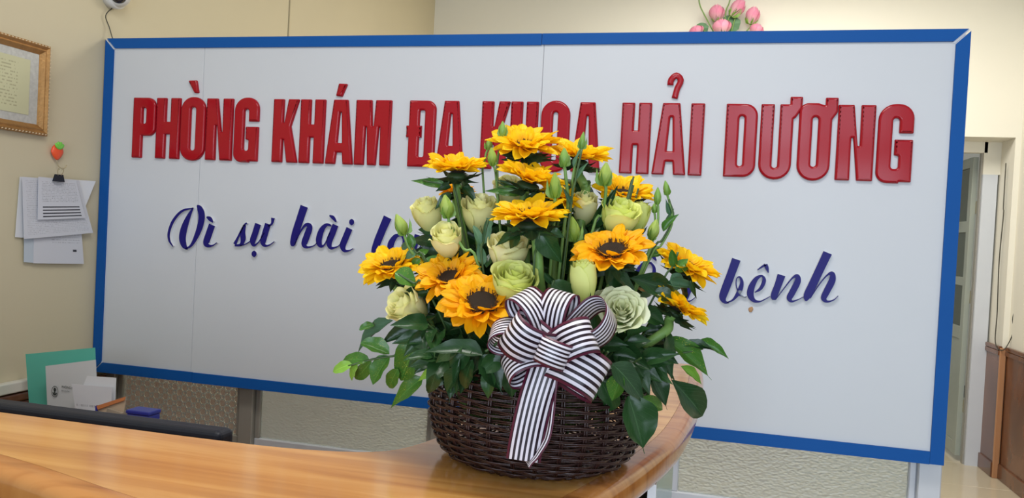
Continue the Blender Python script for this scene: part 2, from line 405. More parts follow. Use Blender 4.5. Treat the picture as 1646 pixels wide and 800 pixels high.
# leaf lies along y from DY+.06 outward at x ~ 3.97 ; 0.9 m wide
LX0, LX1 = JX-.06, JX-.025; y0 = DY+.09; y1 = y0+.92
def lf(name, ya, yb, za, zb, mat=M_leafd, dx=0): return obj(name, box(LX0+dx, LX1-dx, ya, yb, za, zb, .002, 1), mat, dr)
lf('leaf_stile', y0, y0+.07, .04, 2.15); lf('leaf_stile', y1-.07, y1, .04, 2.15)
lf('leaf_rail', y0+.07, y1-.07, .04, .13); lf('leaf_rail', y0+.07, y1-.07, .86, .95); lf('leaf_rail', y0+.07, y1-.07, 2.08, 2.15)
lf('leaf_rail', y0+.07, y1-.07, 1.62, 1.70)
lf('leaf_panel', y0+.07, y1-.07, .13, .86, dx=.008)
lf('leaf_stile', y0+.34, y0+.37, .95, 1.62); lf('leaf_stile', y0+.34, y0+.37, 1.70, 2.08)
lf('leaf_rail', y0+.07, y0+.34, 1.24, 1.30)
for a, b_, c_, d_ in ((y0+.07, y0+.34, .95, 1.24), (y0+.07, y0+.34, 1.30, 1.62), (y0+.37, y1-.07, .95, 1.62), (y0+.07, y0+.34, 1.70, 2.08), (y0+.37, y1-.07, 1.70, 2.08)):
    lf('pane', a, b_, c_, d_, M_gclr, .012)
for z in (.35, 1.12, 1.75): obj('hinge', box(LX1-.004, LX1+.006, y0-.03, y0, z, z+.09, .003), M_steel, dr)
obj('door_handle', tube(catmull([(LX0-.005, y1-.05, 1.03), (LX0-.05, y1-.05, 1.03), (LX0-.055, y1-.12, 1.035), (LX0-.05, y1-.17, 1.03)], 5), .009, 8), M_alul, dr, smooth=True)
# ---------------------------------------------------------------- glass partition below / behind the sign
pt = struct_root('window_1', (1.45, .08, 0))
PY0, PY1 = .045, .105
def fr(name, x0, x1, z0, z1, mat=M_alu, y0=PY0, y1=PY1): return obj(name, box(x0, x1, y0, y1, z0, z1, .003, 1), mat, pt)
posts = [(.02, .06), (.585, .640), (1.31, 1.37), (2.045, 2.105), (2.80, 2.862)]
for i, (a, b_) in enumerate(posts): fr('post', a, b_, 0, 2.03, M_alul if i >= 3 else M_alu)  # left posts take the shaded tone of the same aluminium
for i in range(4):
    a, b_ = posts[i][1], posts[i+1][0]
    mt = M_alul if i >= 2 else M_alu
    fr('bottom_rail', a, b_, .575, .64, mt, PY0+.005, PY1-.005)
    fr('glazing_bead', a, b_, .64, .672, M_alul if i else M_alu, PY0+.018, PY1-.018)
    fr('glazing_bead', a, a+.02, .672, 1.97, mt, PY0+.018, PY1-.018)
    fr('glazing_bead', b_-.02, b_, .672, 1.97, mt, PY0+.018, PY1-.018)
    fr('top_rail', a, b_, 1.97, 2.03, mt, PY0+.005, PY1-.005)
    fr('pane', a+.02, b_-.02, .672, 1.97, M_gdia if i == 0 else M_gpeb, .072, .078)
    fr('lower_panel', a, b_, .06, .575, mt, .07, .08); fr('kick_rail', a, b_, 0, .06, mt, PY0+.005, PY1-.005)
for z in (.62, .64): 
    pass
for dx in (.01, .03): obj('screw', box(2.82+dx, 2.824+dx, PY0-.003, PY0, .70, .704), M_dark, pt)

# ================================================================ SIGN BOARD
sg = thing('sign_board', 'large white clinic sign in a blue frame with raised red and navy lettering', 'sign', (1.42, .02, .86))
SX0, SX1, SZ0, SZ1 = .004, 2.851, .862, 2.082
FWD = .036
for a, b_ in ((SX0+.012, .4155), (.4165, 1.640), (1.641, SX1-.012)):
    obj('panel', box(a, b_, 0, .022, SZ0+.012, SZ1-.012, .0008, 1), M_panel, sg)
obj('backing_frame', box(SX0+.03, SX1-.03, .0225, .044, SZ0+.03, SZ1-.03), M_alul, sg)
def strip(pts, y0=-.006, y1=.03):
    bm = bmesh.new(); vs = [bm.verts.new((x, y0, z)) for x, z in pts]; f = bm.faces.new(vs)
    r = bmesh.ops.extrude_face_region(bm, geom=[f]); 
    for v in r['geom']:
        if isinstance(v, bmesh.types.BMVert): v.co.y = y1
    bmesh.ops.recalc_face_normals(bm, faces=bm.faces[:]); return bm
g = .006
obj('frame_strip', strip([(SX0, SZ0), (SX0+FWD, SZ0+FWD), (SX0+FWD, SZ1-FWD-g), (SX0, SZ1-g)]), M_blue, sg)
obj('frame_strip', strip([(SX0+g, SZ1), (SX0+FWD+g, SZ1-FWD), (1.6325, SZ1-FWD), (1.6325, SZ1)]), M_blue, sg)
obj('frame_strip', strip([(1.634, SZ1), (1.634, SZ1-FWD+.0015), (SX1-FWD-g, SZ1-FWD+.0015), (SX1-g, SZ1)]), M_blue, sg)
obj('frame_strip', strip([(SX1, SZ1-g), (SX1-FWD, SZ1-FWD-g), (SX1-FWD, SZ0), (SX1, SZ0)]), M_blue, sg)
obj('frame_strip', strip([(SX0+g, SZ0), (SX0+FWD+g, SZ0+FWD), (.426, SZ0+FWD), (.426, SZ0)]), M_blue, sg)
obj('frame_strip', strip([(.427, SZ0-.001), (.427, SZ0+FWD-.001), (SX1-FWD-.0005, SZ0+FWD-.001), (SX1-FWD-.0005, SZ0-.001)]), M_blue, sg)
obj('frame_corner', strip([(SX0, SZ1-.0005), (SX0+FWD+.003, SZ1-FWD-.003), (SX0+FWD-.006, SZ1-FWD-.003), (SX0, SZ1-.012)], -.002, .03), M_body, sg)
obj('frame_corner', strip([(SX1, SZ1-.0005), (SX1-FWD-.003, SZ1-FWD-.003), (SX1-FWD-.010, SZ1-FWD-.003), (SX1-.012, SZ1-.0005)], -.002, .03), M_body, sg)
obj('frame_corner', strip([(SX0, SZ0+.0005), (SX0+.012, SZ0+.0005), (SX0+FWD+.006, SZ0+FWD+.003), (SX0+FWD-.003, SZ0+FWD+.003)], -.002, .03), M_body, sg)
bmg = bmesh.new(); bmesh.ops.create_icosphere(bmg, subdivisions=2, radius=.5)
for v in bmg.verts: v.co = v.co*(1+.35*noise.noise(v.co*4))
obj('glue_blob', bmg, M_glue, sg, Matrix.Translation(on_plane(1207, 497, 1, -.002)) @ Matrix.Diagonal((.014, .006, .016, 1)))

def fillet(pts, seg=6):
    out = []; n = len(pts)
    for i, (x, y, r) in enumerate(pts):
        p = Vector((x, y)); a = Vector(pts[i-1][:2])-p; b = Vector(pts[(i+1) % n][:2])-p
        la, lb = a.length, b.length; a.normalize(); b.normalize()
        ang = a.angle(b) if la and lb else math.pi
        if r < 1e-5 or ang > 3.1: out.append(p); continue
        d = min(r/math.tan(ang/2), la*.495, lb*.495); r2 = d*math.tan(ang/2)
        c = p+(a+b).normalized()*(r2/math.sin(ang/2))
        p0, p1 = p+a*d, p+b*d
        a0 = math.atan2(*(p0-c).yx); a1 = math.atan2(*(p1-c).yx)
        dd = (a1-a0+math.pi) % (2*math.pi)-math.pi
        k = max(2, int(seg*abs(dd)/1.57)+1)
        for j in range(k+1):
            t = a0+dd*j/k; out.append(c+r2*Vector((math.cos(t), math.sin(t))))
    return out
def curve_mesh(contours, extr, bev, res=3, name='letter'):
    cu = bpy.data.curves.new(name, 'CURVE'); cu.dimensions = '2D'; cu.fill_mode = 'BOTH'
    cu.extrude = extr; cu.bevel_depth = bev; cu.bevel_resolution = res; cu.offset = -bev
    for c in contours:
        s = cu.splines.new('POLY'); s.points.add(len(c)-1); s.use_cyclic_u = True
        for q, p in zip(s.points, c): q.co = (p[0], p[1], 0, 1)
    o = bpy.data.objects.new('tmp', cu); COL.objects.link(o)
    bpy.context.view_layer.update()
    me = bpy.data.meshes.new_from_object(o.evaluated_get(bpy.context.evaluated_depsgraph_get()))
    bpy.data.objects.remove(o); return me
def stroke_poly(pts, n=7):
    """variable width brush stroke; pts (x,y,w) -> closed contour"""
    P = catmull([Vector((x, y, w)) for x, y, w in pts], n)
    L = []; R = []
    for i, p in enumerate(P):
        t = (P[min(i+1, len(P)-1)]-P[max(i-1, 0)]).xy
        t = t.normalized() if t.length else Vector((1, 0)); nn = Vector((-t.y, t.x))*abs(p.z)/2
        L.append(p.xy+nn); R.append(p.xy-nn)
    return L+R[::-1]
HH = .217; OV = .004
def gP(W): s = .040; return [[(0, 0, .004), (s, 0, .004), (s, .37*HH, .001), (W, .37*HH, .034), (W, HH, .034), (0, HH, .004)], [(s, .57*HH, .003), (W-s, .57*HH, .008), (W-s, .83*HH, .008), (s, .83*HH, .003)]]
def gH(W): s = .0395; return [[(0, 0, .003), (s, 0, .003), (s, .40*HH, .001), (W-s, .40*HH, .001), (W-s, 0, .003), (W, 0, .003), (W, HH, .003), (W-s, HH, .003), (W-s, .61*HH, .001), (s, .61*HH, .001), (s, HH, .003), (0, HH, .003)]]
def gO(W): return [[(0, -OV, .046), (W, -OV, .046), (W, HH+OV, .046), (0, HH+OV, .046)], [(.039, .15*HH, .009), (W-.039, .15*HH, .009), (W-.039, .85*HH, .009), (.039, .85*HH, .009)]]
def gN(W): s = .040; return [[(0, 0, .003), (s, 0, .003), (s-.001, .56*HH, .001), (s+.004, .56*HH, .001), (s+.018, 0, .003), (W, 0, .003), (W, HH, .003), (W-s, HH, .003), (W-s+.001, .46*HH, .001), (W-s-.004, .46*HH, .001), (s+.003, HH, .003), (0, HH, .003)]]
def gG(W): return [[(W, .635*HH, .003), (W, HH+OV, .046), (0, HH+OV, .046), (0, -OV, .046), (.062, -OV, .02), (.062, 0, .001), (W, 0, .003), (W, .555*HH, .003), (.046, .555*HH, .002), (.046, .35*HH, .003), (.058, .335*HH, .003), (.058, .17*HH, .008), (.039, .17*HH, .008), (.039, .83*HH, .008), (.056, .83*HH, .008), (.056, .635*HH, .003)]]
def gK(W): return [[(0, 0, .003), (.040, 0, .003), (.040, .36*HH, .001), (.044, .36*HH, .001), (.057, 0, .003), (W, 0, .003), (.069, .57*HH, .004), (W, HH, .003), (.057, HH, .003), (.044, .63*HH, .001), (.040, .63*HH, .001), (.040, HH, .003), (0, HH, .003)]]
def gA(W): k = W/.102; return [[(0, 0, .003), (.037*k, 0, .003), (.041*k, .18*HH, .001), (.061*k, .18*HH, .001), (.065*k, 0, .003), (W, 0, .003), (.076*k, HH, .003), (.024*k, HH, .003)], [(.043*k, .33*HH, .002), (.060*k, .33*HH, .002), (.0545*k, .80*HH, .001), (.0485*k, .80*HH, .001)]]
def gM(W): return [[(0, 0, .003), (.036, 0, .003), (.038, .58*HH, .001), (.042, .58*HH, .001), (.048, 0, .003), (.079, 0, .003), (.086, .58*HH, .001), (.090, .58*HH, .001), (.092, 0, .003), (W, 0, .003), (W, HH, .003), (.071, HH, .003), (.066, .60*HH, .001), (.062, .60*HH, .001), (.057, HH, .003), (0, HH, .003)]]
def gDD(W): return [[(0, 0, .003), (W, 0, .03), (W, HH, .03), (0, HH, .003), (0, .62*HH, .001), (-.008, .62*HH, .001), (-.008, .44*HH, .001), (0, .44*HH, .001)], [(.037, .15*HH, .005), (.055, .15*HH, .006), (.055, .85*HH, .006), (.037, .85*HH, .005), (.037, .62*HH, .001), (.045, .62*HH, .001), (.045, .44*HH, .001), (.037, .44*HH, .001)]]
def gD(W): return [[(0, 0, .003), (W, 0, .036), (W, HH, .036), (0, HH, .003)], [(.039, .15*HH, .009), (W-.038, .15*HH, .009), (W-.038, .83*HH, .009), (.039, .83*HH, .009)]]
def gU(W): return [[(.053, HH, .003), (.080, HH, .001), (.080, HH+.022, .003), (.115, HH+.022, .003), (.114, HH-.012, .014), (.098, .82*HH, .006), (W, .80*HH, .001), (W, -OV, .045), (0, -OV, .045), (0, HH, .003), (.038, HH, .003), (.038, .14*HH, .008), (.053, .14*HH, .008)]]
def gOO(W): return [[(0, -OV, .046), (W, -OV, .046), (W, .80*HH, .004), (.105, .90*HH, .010), (.105, HH+.020, .003), (.070, HH+.020, .003), (.070, HH-.002, .001), (.052, HH+OV, .010), (0, HH+OV, .046)], [(.038, .17*HH, .008), (W-.038, .17*HH, .008), (W-.038, .83*HH, .008), (.038, .83*HH, .008)]]
def gI(W): return [[(0, 0, .003), (W, 0, .003), (W, HH, .003), (0, HH, .003)]]
RED = [(gP, .137, .095), (gH, .235, .098), (gO, .337, .099), (gN, .440, .105), (gG, .552, .095), (gK, .702, .098), (gH, .805, .093), (gA, .904, .102), (gM, 1.010, .128),
       (gDD, 1.201, .093), (gA, 1.299, .096), (gK, 1.449, .094), (gH, 1.545, .090), (gO, 1.644, .093), (gA, 1.745, .093), (gH, 1.897, .091), (gA, 1.996, .102), (gI, 2.104, .041),
       (gD, 2.207, .091), (gU, 2.306, .092), (gOO, 2.413, .091), (gN, 2.519, .101), (gG, 2.627, .094)]
Z0 = 1.651
extra = {2: [[(.359, 1.930, .004), (.394, 1.931, .004), (.404, 1.886, .004), (.387, 1.886, .004)]],
         7: [[(.943, 1.922, .003), (.975, 1.921, .003), (.957, 1.878, .003), (.934, 1.880, .003)]]}
RZ = Matrix.Rotation(math.pi/2, 4, 'X')
def hook_poly():
    P = catmull([Vector(q) for q in ((2.039, 1.922, 0), (2.0405, 1.938, 0), (2.055, 1.951, 0), (2.069, 1.937, 0), (2.0595, 1.912, 0), (2.053, 1.882, 0))], 3)
    L = []; R = []
    for i, p in enumerate(P):
        t = (P[min(i+1, len(P)-1)]-P[max(i-1, 0)]).xy.normalized(); nn = Vector((-t.y, t.x)); L.append(p.xy+nn*.0095); R.append(p.xy-nn*.0088)
    # drop inner-bend points that would fold over
    R = [q for i, q in enumerate(R) if not (3 <= i <= 9 and i % 2)]
    return L+R[::-1]
for i, (gf, x0, w) in enumerate(RED):
    cs = [fillet(c) for c in gf(w)]
    if i in extra: cs += [fillet([(x-x0, y-Z0, r) for x, y, r in c]) for c in extra[i]]
    if i == 16: cs.append([(p[0]-x0, p[1]-Z0) for p in hook_poly()])
    me = curve_mesh(cs, .004, .0065)
    o = obj('letter', me, M_red, sg, Matrix.Translation((x0, -.001, Z0)) @ RZ, smooth=True)
# script lettering (pixel traces turned into points of the sign plane)
def px_strokes(strokes, ox, oy, sc, sx=0):
    out = []
    for st in strokes:
        P = []
        for x, y, w in st:
            a = on_plane(ox+x/sc, oy+y/sc, 1, -.012); b = on_plane(ox+(x+1)/sc, oy+y/sc, 1, -.012)
            P.append((a.x+sx, a.z, w*(b.x-a.x)))
        out.append(P)
    return out
def ell(cx, cy, rx, ry): return [(cx, cy+ry, 1), (cx, cy+ry*.6, rx*1.5), (cx, cy, rx*2), (cx, cy-ry*.6, rx*1.5), (cx, cy-ry, 1)]
L5 = dict(
 V=[[(140, 322, 4), (118, 285, 11), (116, 235, 14), (143, 165, 15), (195, 108, 12), (262, 90, 5)], [(262, 88, 6), (235, 140, 24), (208, 210, 38), (197, 270, 40), (207, 315, 30), (228, 338, 8)], [(215, 338, 6), (252, 312, 15), (285, 250, 28), (307, 185, 36), (312, 130, 38), (300, 92, 30), (286, 74, 8)]],
 i1=[[(343, 144, 8), (362, 155, 22), (380, 176, 8)], [(375, 192, 38), (355, 250, 38), (340, 298, 36), (350, 316, 20), (378, 316, 8), (404, 299, 4)]],
 s=[[(512, 308, 20), (530, 270, 12), (558, 212, 9), (578, 184, 9), (586, 184, 6)], [(572, 192, 16), (560, 235, 30), (562, 278, 30), (548, 310, 16), (512, 316, 10)], [(545, 316, 8), (575, 308, 6), (605, 290, 5)]],
 u1=[[(652, 186, 36), (634, 245, 36), (620, 288, 34), (628, 314, 16), (655, 295, 6), (690, 240, 5)], [(712, 186, 36), (694, 245, 36), (682, 292, 34), (692, 316, 16), (720, 313, 7), (750, 292, 4)], [(712, 198, 10), (735, 185, 12), (742, 150, 22)], ell(628, 366, 15, 20)],
 h1=[[(930, 80, 46), (902, 165, 44), (877, 240, 42), (862, 300, 34), (862, 320, 14)], [(872, 314, 5), (903, 240, 8), (938, 192, 16), (962, 205, 34), (945, 260, 38), (930, 306, 34), (945, 326, 14), (985, 318, 6), (1008, 298, 4)]],
 a1=[[(1092, 196, 10), (1062, 192, 18), (1034, 225, 32), (1018, 280, 36), (1026, 314, 26), (1050, 312, 8), (1085, 240, 5)], [(1118, 192, 36), (1100, 240, 38), (1080, 293, 36), (1090, 330, 18), (1130, 322, 6), (1152, 300, 4)], [(1082, 135, 8), (1103, 148, 20), (1122, 174, 8)]],
 i2=[[(1202, 213, 38), (1182, 262, 38), (1162, 315, 36), (1172, 346, 20), (1200, 346, 8), (1224, 334, 4)], ell(1215, 175, 15, 20)],
 l1=[[(1432, 146, 50), (1400, 220, 46), (1368, 300, 44), (1352, 355, 36), (1366, 380, 14), (1395, 370, 6), (1440, 330, 4)]],
 o1=[[(1512, 252, 8), (1478, 262, 26), (1450, 312, 38), (1456, 362, 30), (1490, 378, 14), (1522, 340, 22), (1530, 285, 16), (1512, 250, 8)], [(1500, 205, 8), (1522, 215, 20), (1540, 240, 8)]])
L6 = dict(
 i3=[[(262, 385, 62), (238, 440, 58), (214, 500, 56), (222, 535, 24), (260, 530, 9), (300, 500, 5)]],
 b2=[[(636, 188, 74), (592, 310, 70), (547, 430, 70), (524, 500, 60), (540, 540, 30), (575, 548, 10)], [(560, 546, 10), (612, 520, 18), (662, 450, 40), (682, 380, 30), (664, 334, 14), (638, 350, 8), (636, 410, 9), (662, 470, 9), (698, 500, 8), (722, 497, 6)]],
 e2=[[(790, 462, 8), (838, 428, 28), (866, 365, 32), (850, 326, 16), (805, 345, 34), (765, 410, 52), (752, 478, 56), (780, 528, 34), (830, 537, 14), (880, 515, 8), (916, 494, 5)], [(812, 276, 8), (845, 252, 16), (878, 232, 22)], [(878, 230, 30), (890, 262, 30), (902, 300, 6)]],
 n2=[[(1010, 318, 68), (982, 400, 60), (948, 488, 56), (944, 524, 24)], [(960, 524, 5), (1030, 430, 9), (1095, 348, 14), (1138, 325, 32), (1144, 370, 52), (1100, 460, 54), (1076, 508, 48), (1095, 536, 20), (1150, 520, 8), (1192, 498, 5)]],
 h2=[[(1392, 134, 76), (1342, 240, 72), (1272, 388, 70), (1228, 478, 66), (1216, 512, 46), (1212, 534, 14)], [(1248, 512, 5), (1320, 400, 9), (1385, 322, 14), (1428, 305, 36), (1430, 360, 56), (1386, 450, 56), (1360, 508, 48), (1385, 537, 22), (1440, 525, 10), (1480, 490, 5)]])
def script_letter(strokes):
    cs = [stroke_poly(s) for s in strokes]
    xs = sum(p[0] for c in cs for p in c)/sum(len(c) for c in cs)
    P1 = []; P2 = []
    def tr(c, k, off): 
        return [(p[0]-xs, p[1]-1.4) for p in c]
    for c in cs:
        # every stroke becomes its own filled outline; strokes of one letter are joined below
        P1.append(curve_mesh([tr(c, 1, 0)], .0045, 0, 0)); P2.append(curve_mesh([tr(c, 1, 0)], .0008, 0, 0))
    def join(ms):
        bm = bmesh.new()
        for k, m in enumerate(ms): 
            n0 = len(bm.verts); bm.from_mesh(m)
        me = bpy.data.meshes.new('letter'); bm.to_mesh(me); bm.free(); return me
    o = obj('letter', join(P1), M_body, sg, Matrix.Translation((xs, -.0045, 1.4)) @ RZ)
    obj('letter_face', join(P2), M_navy, o, Matrix.Translation((xs, -.0099, 1.4)) @ RZ)
ST = {}
for k, s in L5.items(): ST[k] = px_strokes(s, 240, 310, 3.741)
for k, s in L6.items(): ST[k] = px_strokes(s, 1060, 380, 5.144)
for k in ST: script_letter(ST[k])
def shift(st, dx, dz=0): return [[(x+dx, z+dz, w) for x, z, w in s] for s in st]
def xmin(st): return min(p[0] for s in st for p in s)
def put(key, x, sel=None, more=()):
    st = ST[key] if sel is None else [ST[key][q] for q in sel]
    zb = min(p[1] for q in st for p in q)
    za = min(p[1] for p in ST['a1'][1]); zn = min(p[1] for q in ST['n2'] for p in q)
    zt = za+(zn-za)*(x-.95)/(2.33-.95)             # the line of writing runs very slightly downhill
    script_letter(shift(st, x-xmin(st), zt-zb)+shift([list(m) for m in more], 0, zt-bz))
bz = min(p[1] for p in ST['a1'][1])
put('n2', 1.235)                                   # the words behind the flowers
put('a1', 1.345, (0, 1), [[(1.42, bz+.05, .016), (1.405, bz-.02, .014), (1.375, bz-.045, .008), (1.355, bz-.025, .004)]])
put('o1', 1.475, (0,)); put('u1', 1.545, (0, 1)); put('a1', 1.625, (0, 1))
put('n2', 1.725); put('a1', 1.80, (0, 1), [[(1.875, bz+.05, .016), (1.86, bz-.02, .014), (1.83, bz-.045, .008), (1.81, bz-.025, .004)]])
put('u1', 1.895, (0, 1, 2)); put('o1', 1.975)

# ================================================================ THINGS ON THE LEFT WALL
def sheet_mesh(c, off, bend=0, n=6, th=.0008):
    """c: four corner points (bl, br, tr, tl); off: unit normal towards the viewer"""
    V = []; UV = []; F = []
    bl, br, tr, tl = [Vector(q) for q in c]; off = Vector(off)
    for side in (0, 1):
        for j in range(n+1):
            for i in range(n+1):
                u, v = i/n, j/n
                p = bl.lerp(br, u).lerp(tl.lerp(tr, u), v)
                p = p+off*(bend*math.sin(math.pi*u)*(1-v)+bend*.5*(1-v)**2 - side*th)
                V.append(p); UV.append((u, v))
    m = (n+1)**2
    for j in range(n):
        for i in range(n):
            a = j*(n+1)+i; F.append((a, a+1, a+n+2, a+n+1)); F.append((m+a, m+a+n+1, m+a+n+2, m+a+1))
    ring = [i for i in range(n+1)]+[j*(n+1)+n for j in range(1, n+1)]+[n*(n+1)+i for i in range(n-1, -1, -1)]+[j*(n+1) for j in range(n-1, 0, -1)]
    for k in range(len(ring)):
        a, b_ = ring[k], ring[(k+1) % len(ring)]; F.append((b_, a, m+a, m+b_))
    return mesh(V, F, UV)
def wall_sheet(px, x, mat, name, label, cat, group=None, bend=.004):
    c = [on_plane(a, b_, 0, x) for a, b_ in px]
    o = obj(name, sheet_mesh(c, (1, 0, 0), bend), mat); tag(o, label, cat, group); return o
WP = (.62, .63, .68)
pr1 = printed('sheet_print_small', WP, (.03, .03, .04), 26, .08, .95, .42, .92, bars=[(.10, .92, .055+.075*k, .085+.075*k) for k in range(4)], strength=.45)
pr2 = printed('sheet_print_grid', WP, (.1, .1, .12), 34, .05, .95, .06, .95, strength=.3)
pr3 = printed('sheet_print_lower', WP, (.03, .03, .04), 30, .35, .95, .25, .6, bars=[(.78, .86, .155, .185)], strength=.3)
wall_sheet([(24, 381), (112, 386), (116, 290), (32, 284)], .006, M_paper, 'paper_sheet', 'rearmost white paper of the clipped bundle, showing at its left edge', 'paper', bend=.002)
wall_sheet([(38, 421), (80, 424), (80, 330), (40, 330)], .009, simple('bluish_paper', (.5, .56, .62), .7), 'paper_sheet', 'blue-grey paper peeping out at the lower left of the clipped bundle', 'paper', bend=.002)
wall_sheet([(53, 423), (134.5, 424), (126, 300), (56, 296)], .012, pr3, 'paper_sheet', 'lowest hanging white paper with a small black mark, in the clipped bundle', 'paper', bend=.002)
wall_sheet([(70, 345), (129, 352), (154, 291), (66, 285)], .016, M_paper, 'paper_sheet', 'blank white paper jutting out to the right of the clipped bundle', 'paper', bend=.002)
wall_sheet([(38, 384), (149, 374), (127, 290), (36, 284)], .020, pr2, 'paper_sheet', 'wide faintly printed table sheet in the middle of the clipped bundle', 'paper', bend=.004)
wall_sheet([(60, 353), (137, 350), (122, 289), (62, 284)], .028, pr1, 'paper_sheet', 'front printed form with four bold black bars, under the binder clip', 'paper', bend=.004)
# binder clip + hook
cp = on_plane(93, 287, 0, .032)
bc = thing('binder_clip', 'black binder clip holding the bundle of papers on the wall', 'clip', cp)
bm = bmesh.new()
V = [(-.003, -.020, -.010), (.010, -.020, -.010), (.006, -.017, .014), (.002, -.017, .014)]
vs = [bm.verts.new(v) for v in V]+[bm.verts.new((v[0], -v[1], v[2])) for v in V]
for f in ((0, 1, 2, 3), (7, 6, 5, 4), (0, 4, 5, 1), (1, 5, 6, 2), (2, 6, 7, 3), (3, 7, 4, 0)): bm.faces.new([vs[i] for i in f])
obj('clip_body', bm, M_black, bc, Matrix.Translation(cp))
for s in (-1, 1):
    obj('clip_wire', tube(catmull([cp+Vector((.006, s*.006, .010)), cp+Vector((.006, s*.012+.004, .024)), cp+Vector((.006, s*.010+.006, .034)), cp+Vector((.006, s*.004+.004, .030))], 5), .0009, 5), M_steel, bc)
hp = on_plane(92, 243, 0, .012)
hk = thing('wall_hook', 'small red strawberry wall hook with a green cap above the papers', 'hook', hp)
bmh = bmesh.new(); bmesh.ops.create_uvsphere(bmh, u_segments=16, v_segments=12, radius=1)
for v in bmh.verts:
    k = 1-.42*max(0, -v.co.z); v.co = Vector((v.co.x*.010, v.co.y*.025*k, v.co.z*.027))
obj('berry', bmh, M_strawr, hk, Matrix.Translation(hp-Vector((0, 0, .003))), smooth=True)
for a in (-.9, -.3, .3, .9):
    bmh = bmesh.new(); bmesh.ops.create_uvsphere(bmh, u_segments=8, v_segments=6, radius=1)
    for v in bmh.verts: v.co = Vector((v.co.x*.004, v.co.y*.008, v.co.z*.014+.010))
    obj('berry_leaf', bmh, M_strawg, hk, Matrix.Translation(hp+Vector((.009, 0, .010))) @ Matrix.Rotation(a, 4, 'X'), smooth=True)
obj('hook_wire', tube(catmull([hp+Vector((0, 0, -.028)), hp+Vector((.002, .002, -.045)), hp+Vector((.012, .004, -.056)), hp+Vector((.022, .012, -.055)), hp+Vector((.024, .018, -.045))], 5), .0014, 6), M_steel, hk, smooth=True)
# certificate
def on0(x, y, d=0): return on_plane(x, y, 0, d)
cy0, cy1, cz0, cz1 = -.86, -.262, 1.692, 1.990
ct = thing('framed_certificate', 'framed certificate with gold moulding high on the left wall', 'certificate', (0, (cy0+cy1)/2, cz0))
def mould(a, b_, c_, d_, yc, zc):
    # a..d outer/inner corners (y,z); profile of three steps
    V = []; prof = [(0, .003), (0, .018), (.22, .024), (.45, .017), (.6, .020), (.85, .012), (1, .008), (1, .003)]
    for (o_, i_) in ((a, d_), (b_, c_)):
        for t, x in prof: V.append((x, o_[0]+(i_[0]-o_[0])*t, o_[1]+(i_[1]-o_[1])*t))
    n = len(prof); F = [(k, (k+1) % n, n+(k+1) % n, n+k) for k in range(n)]+[tuple(range(n)), tuple(range(2*n-1, n-1, -1))]
    return mesh(V, F)
fw = .034
O_ = [(cy0, cz0), (cy1, cz0), (cy1, cz1), (cy0, cz1)]; I_ = [(cy0+fw, cz0+fw), (cy1-fw, cz0+fw), (cy1-fw, cz1-fw), (cy0+fw, cz1-fw)]
for k in range(4): obj('frame_side', mould(O_[k], O_[(k+1) % 4], I_[(k+1) % 4], I_[k], 0, 0), M_gold, ct)
beads = [(lambda t, k=k: (Vector(O_[k]).lerp(Vector(O_[(k+1) % 4]), t)).lerp(Vector(I_[k]).lerp(Vector(I_[(k+1) % 4]), t), .13)) for k in range(4)]
gm = []
for k in range(4):
    nB = 46 if k % 2 == 0 else 24
    for j in range(nB):
        p = beads[k]((j+.5)/nB); v, f = tube_geo([(.020, p.x, p.y), (.025, p.x, p.y)], [.0028, .0014], 5); gm.append((v, f))
bd = obj('bead_moulding', mesh(*merge_geo(gm)), simple('pale_bead', (.75, .6, .4), .3), ct); bd['kind'] = 'stuff'
obj('mount_border', box(.004, .007, cy0+fw, cy1-fw, cz0+fw, cz1-fw), simple('silver_grey_border', (.50, .50, .46), .4, .25, 90), ct)
obj('certificate_sheet', sheet_mesh([(.0085, cy0+fw+.035, cz0+fw+.026), (.0085, cy1-fw-.035, cz0+fw+.026), (.0085, cy1-fw-.035, cz1-fw-.026), (.0085, cy0+fw+.035, cz1-fw-.026)], (1, 0, 0), 0, 1),
    printed('certificate_print', (.56, .55, .34), (.20, .18, .10), 17, .12, .9, .1, .93, strength=.45), ct)
# security camera
sp = on_plane(178, -8, 0, 0)
sc_ = thing('security_camera', 'white dome security camera at the top left above the sign corner', 'camera', sp)
def lathe(prof, seg=28, axis='x'):
    V = []; F = []
    for x, r in prof:
        for k in range(seg):
            a = 2*math.pi*k/seg; V.append((x, r*math.cos(a), r*math.sin(a)))
    for i in range(len(prof)-1):
        for k in range(seg):
            F.append((i*seg+k, i*seg+(k+1) % seg, (i+1)*seg+(k+1) % seg, (i+1)*seg+k))
    F.append(tuple(range(seg-1, -1, -1))); F.append(tuple((len(prof)-1)*seg+k for k in range(seg)))
    return mesh(V, F)
obj('mount_ring', lathe([(0, .050), (.028, .052), (.034, .047), (.034, .02)]), M_cam, sc_, Matrix.Translation(sp), smooth=True)
R1 = Matrix.Translation(sp+Vector((.030, 0, 0))) @ Matrix.Rotation(-.75, 4, 'Z') @ Matrix.Rotation(.35, 4, 'Y')
obj('camera_ball', lathe([(.0, .043), (.010, .044), (.022, .040), (.033, .031), (.035, .028)]), M_cam, sc_, R1, smooth=True)
obj('lens_cover', lathe([(.0345, .027), (.040, .024), (.044, .016), (.046, .004)]), M_lens, sc_, R1, smooth=True)
wr = obj('camera_cable', tube(catmull([sp+Vector((.012, .0, -.045)), on_plane(170, 25, 0, .01), on_plane(176, 45, 0, .012), on_plane(182, 66, 0, .03)], 6), .002, 6), M_wire, smooth=True)
tag(wr, 'thin dark cable dropping from the dome camera behind the sign', 'cable')
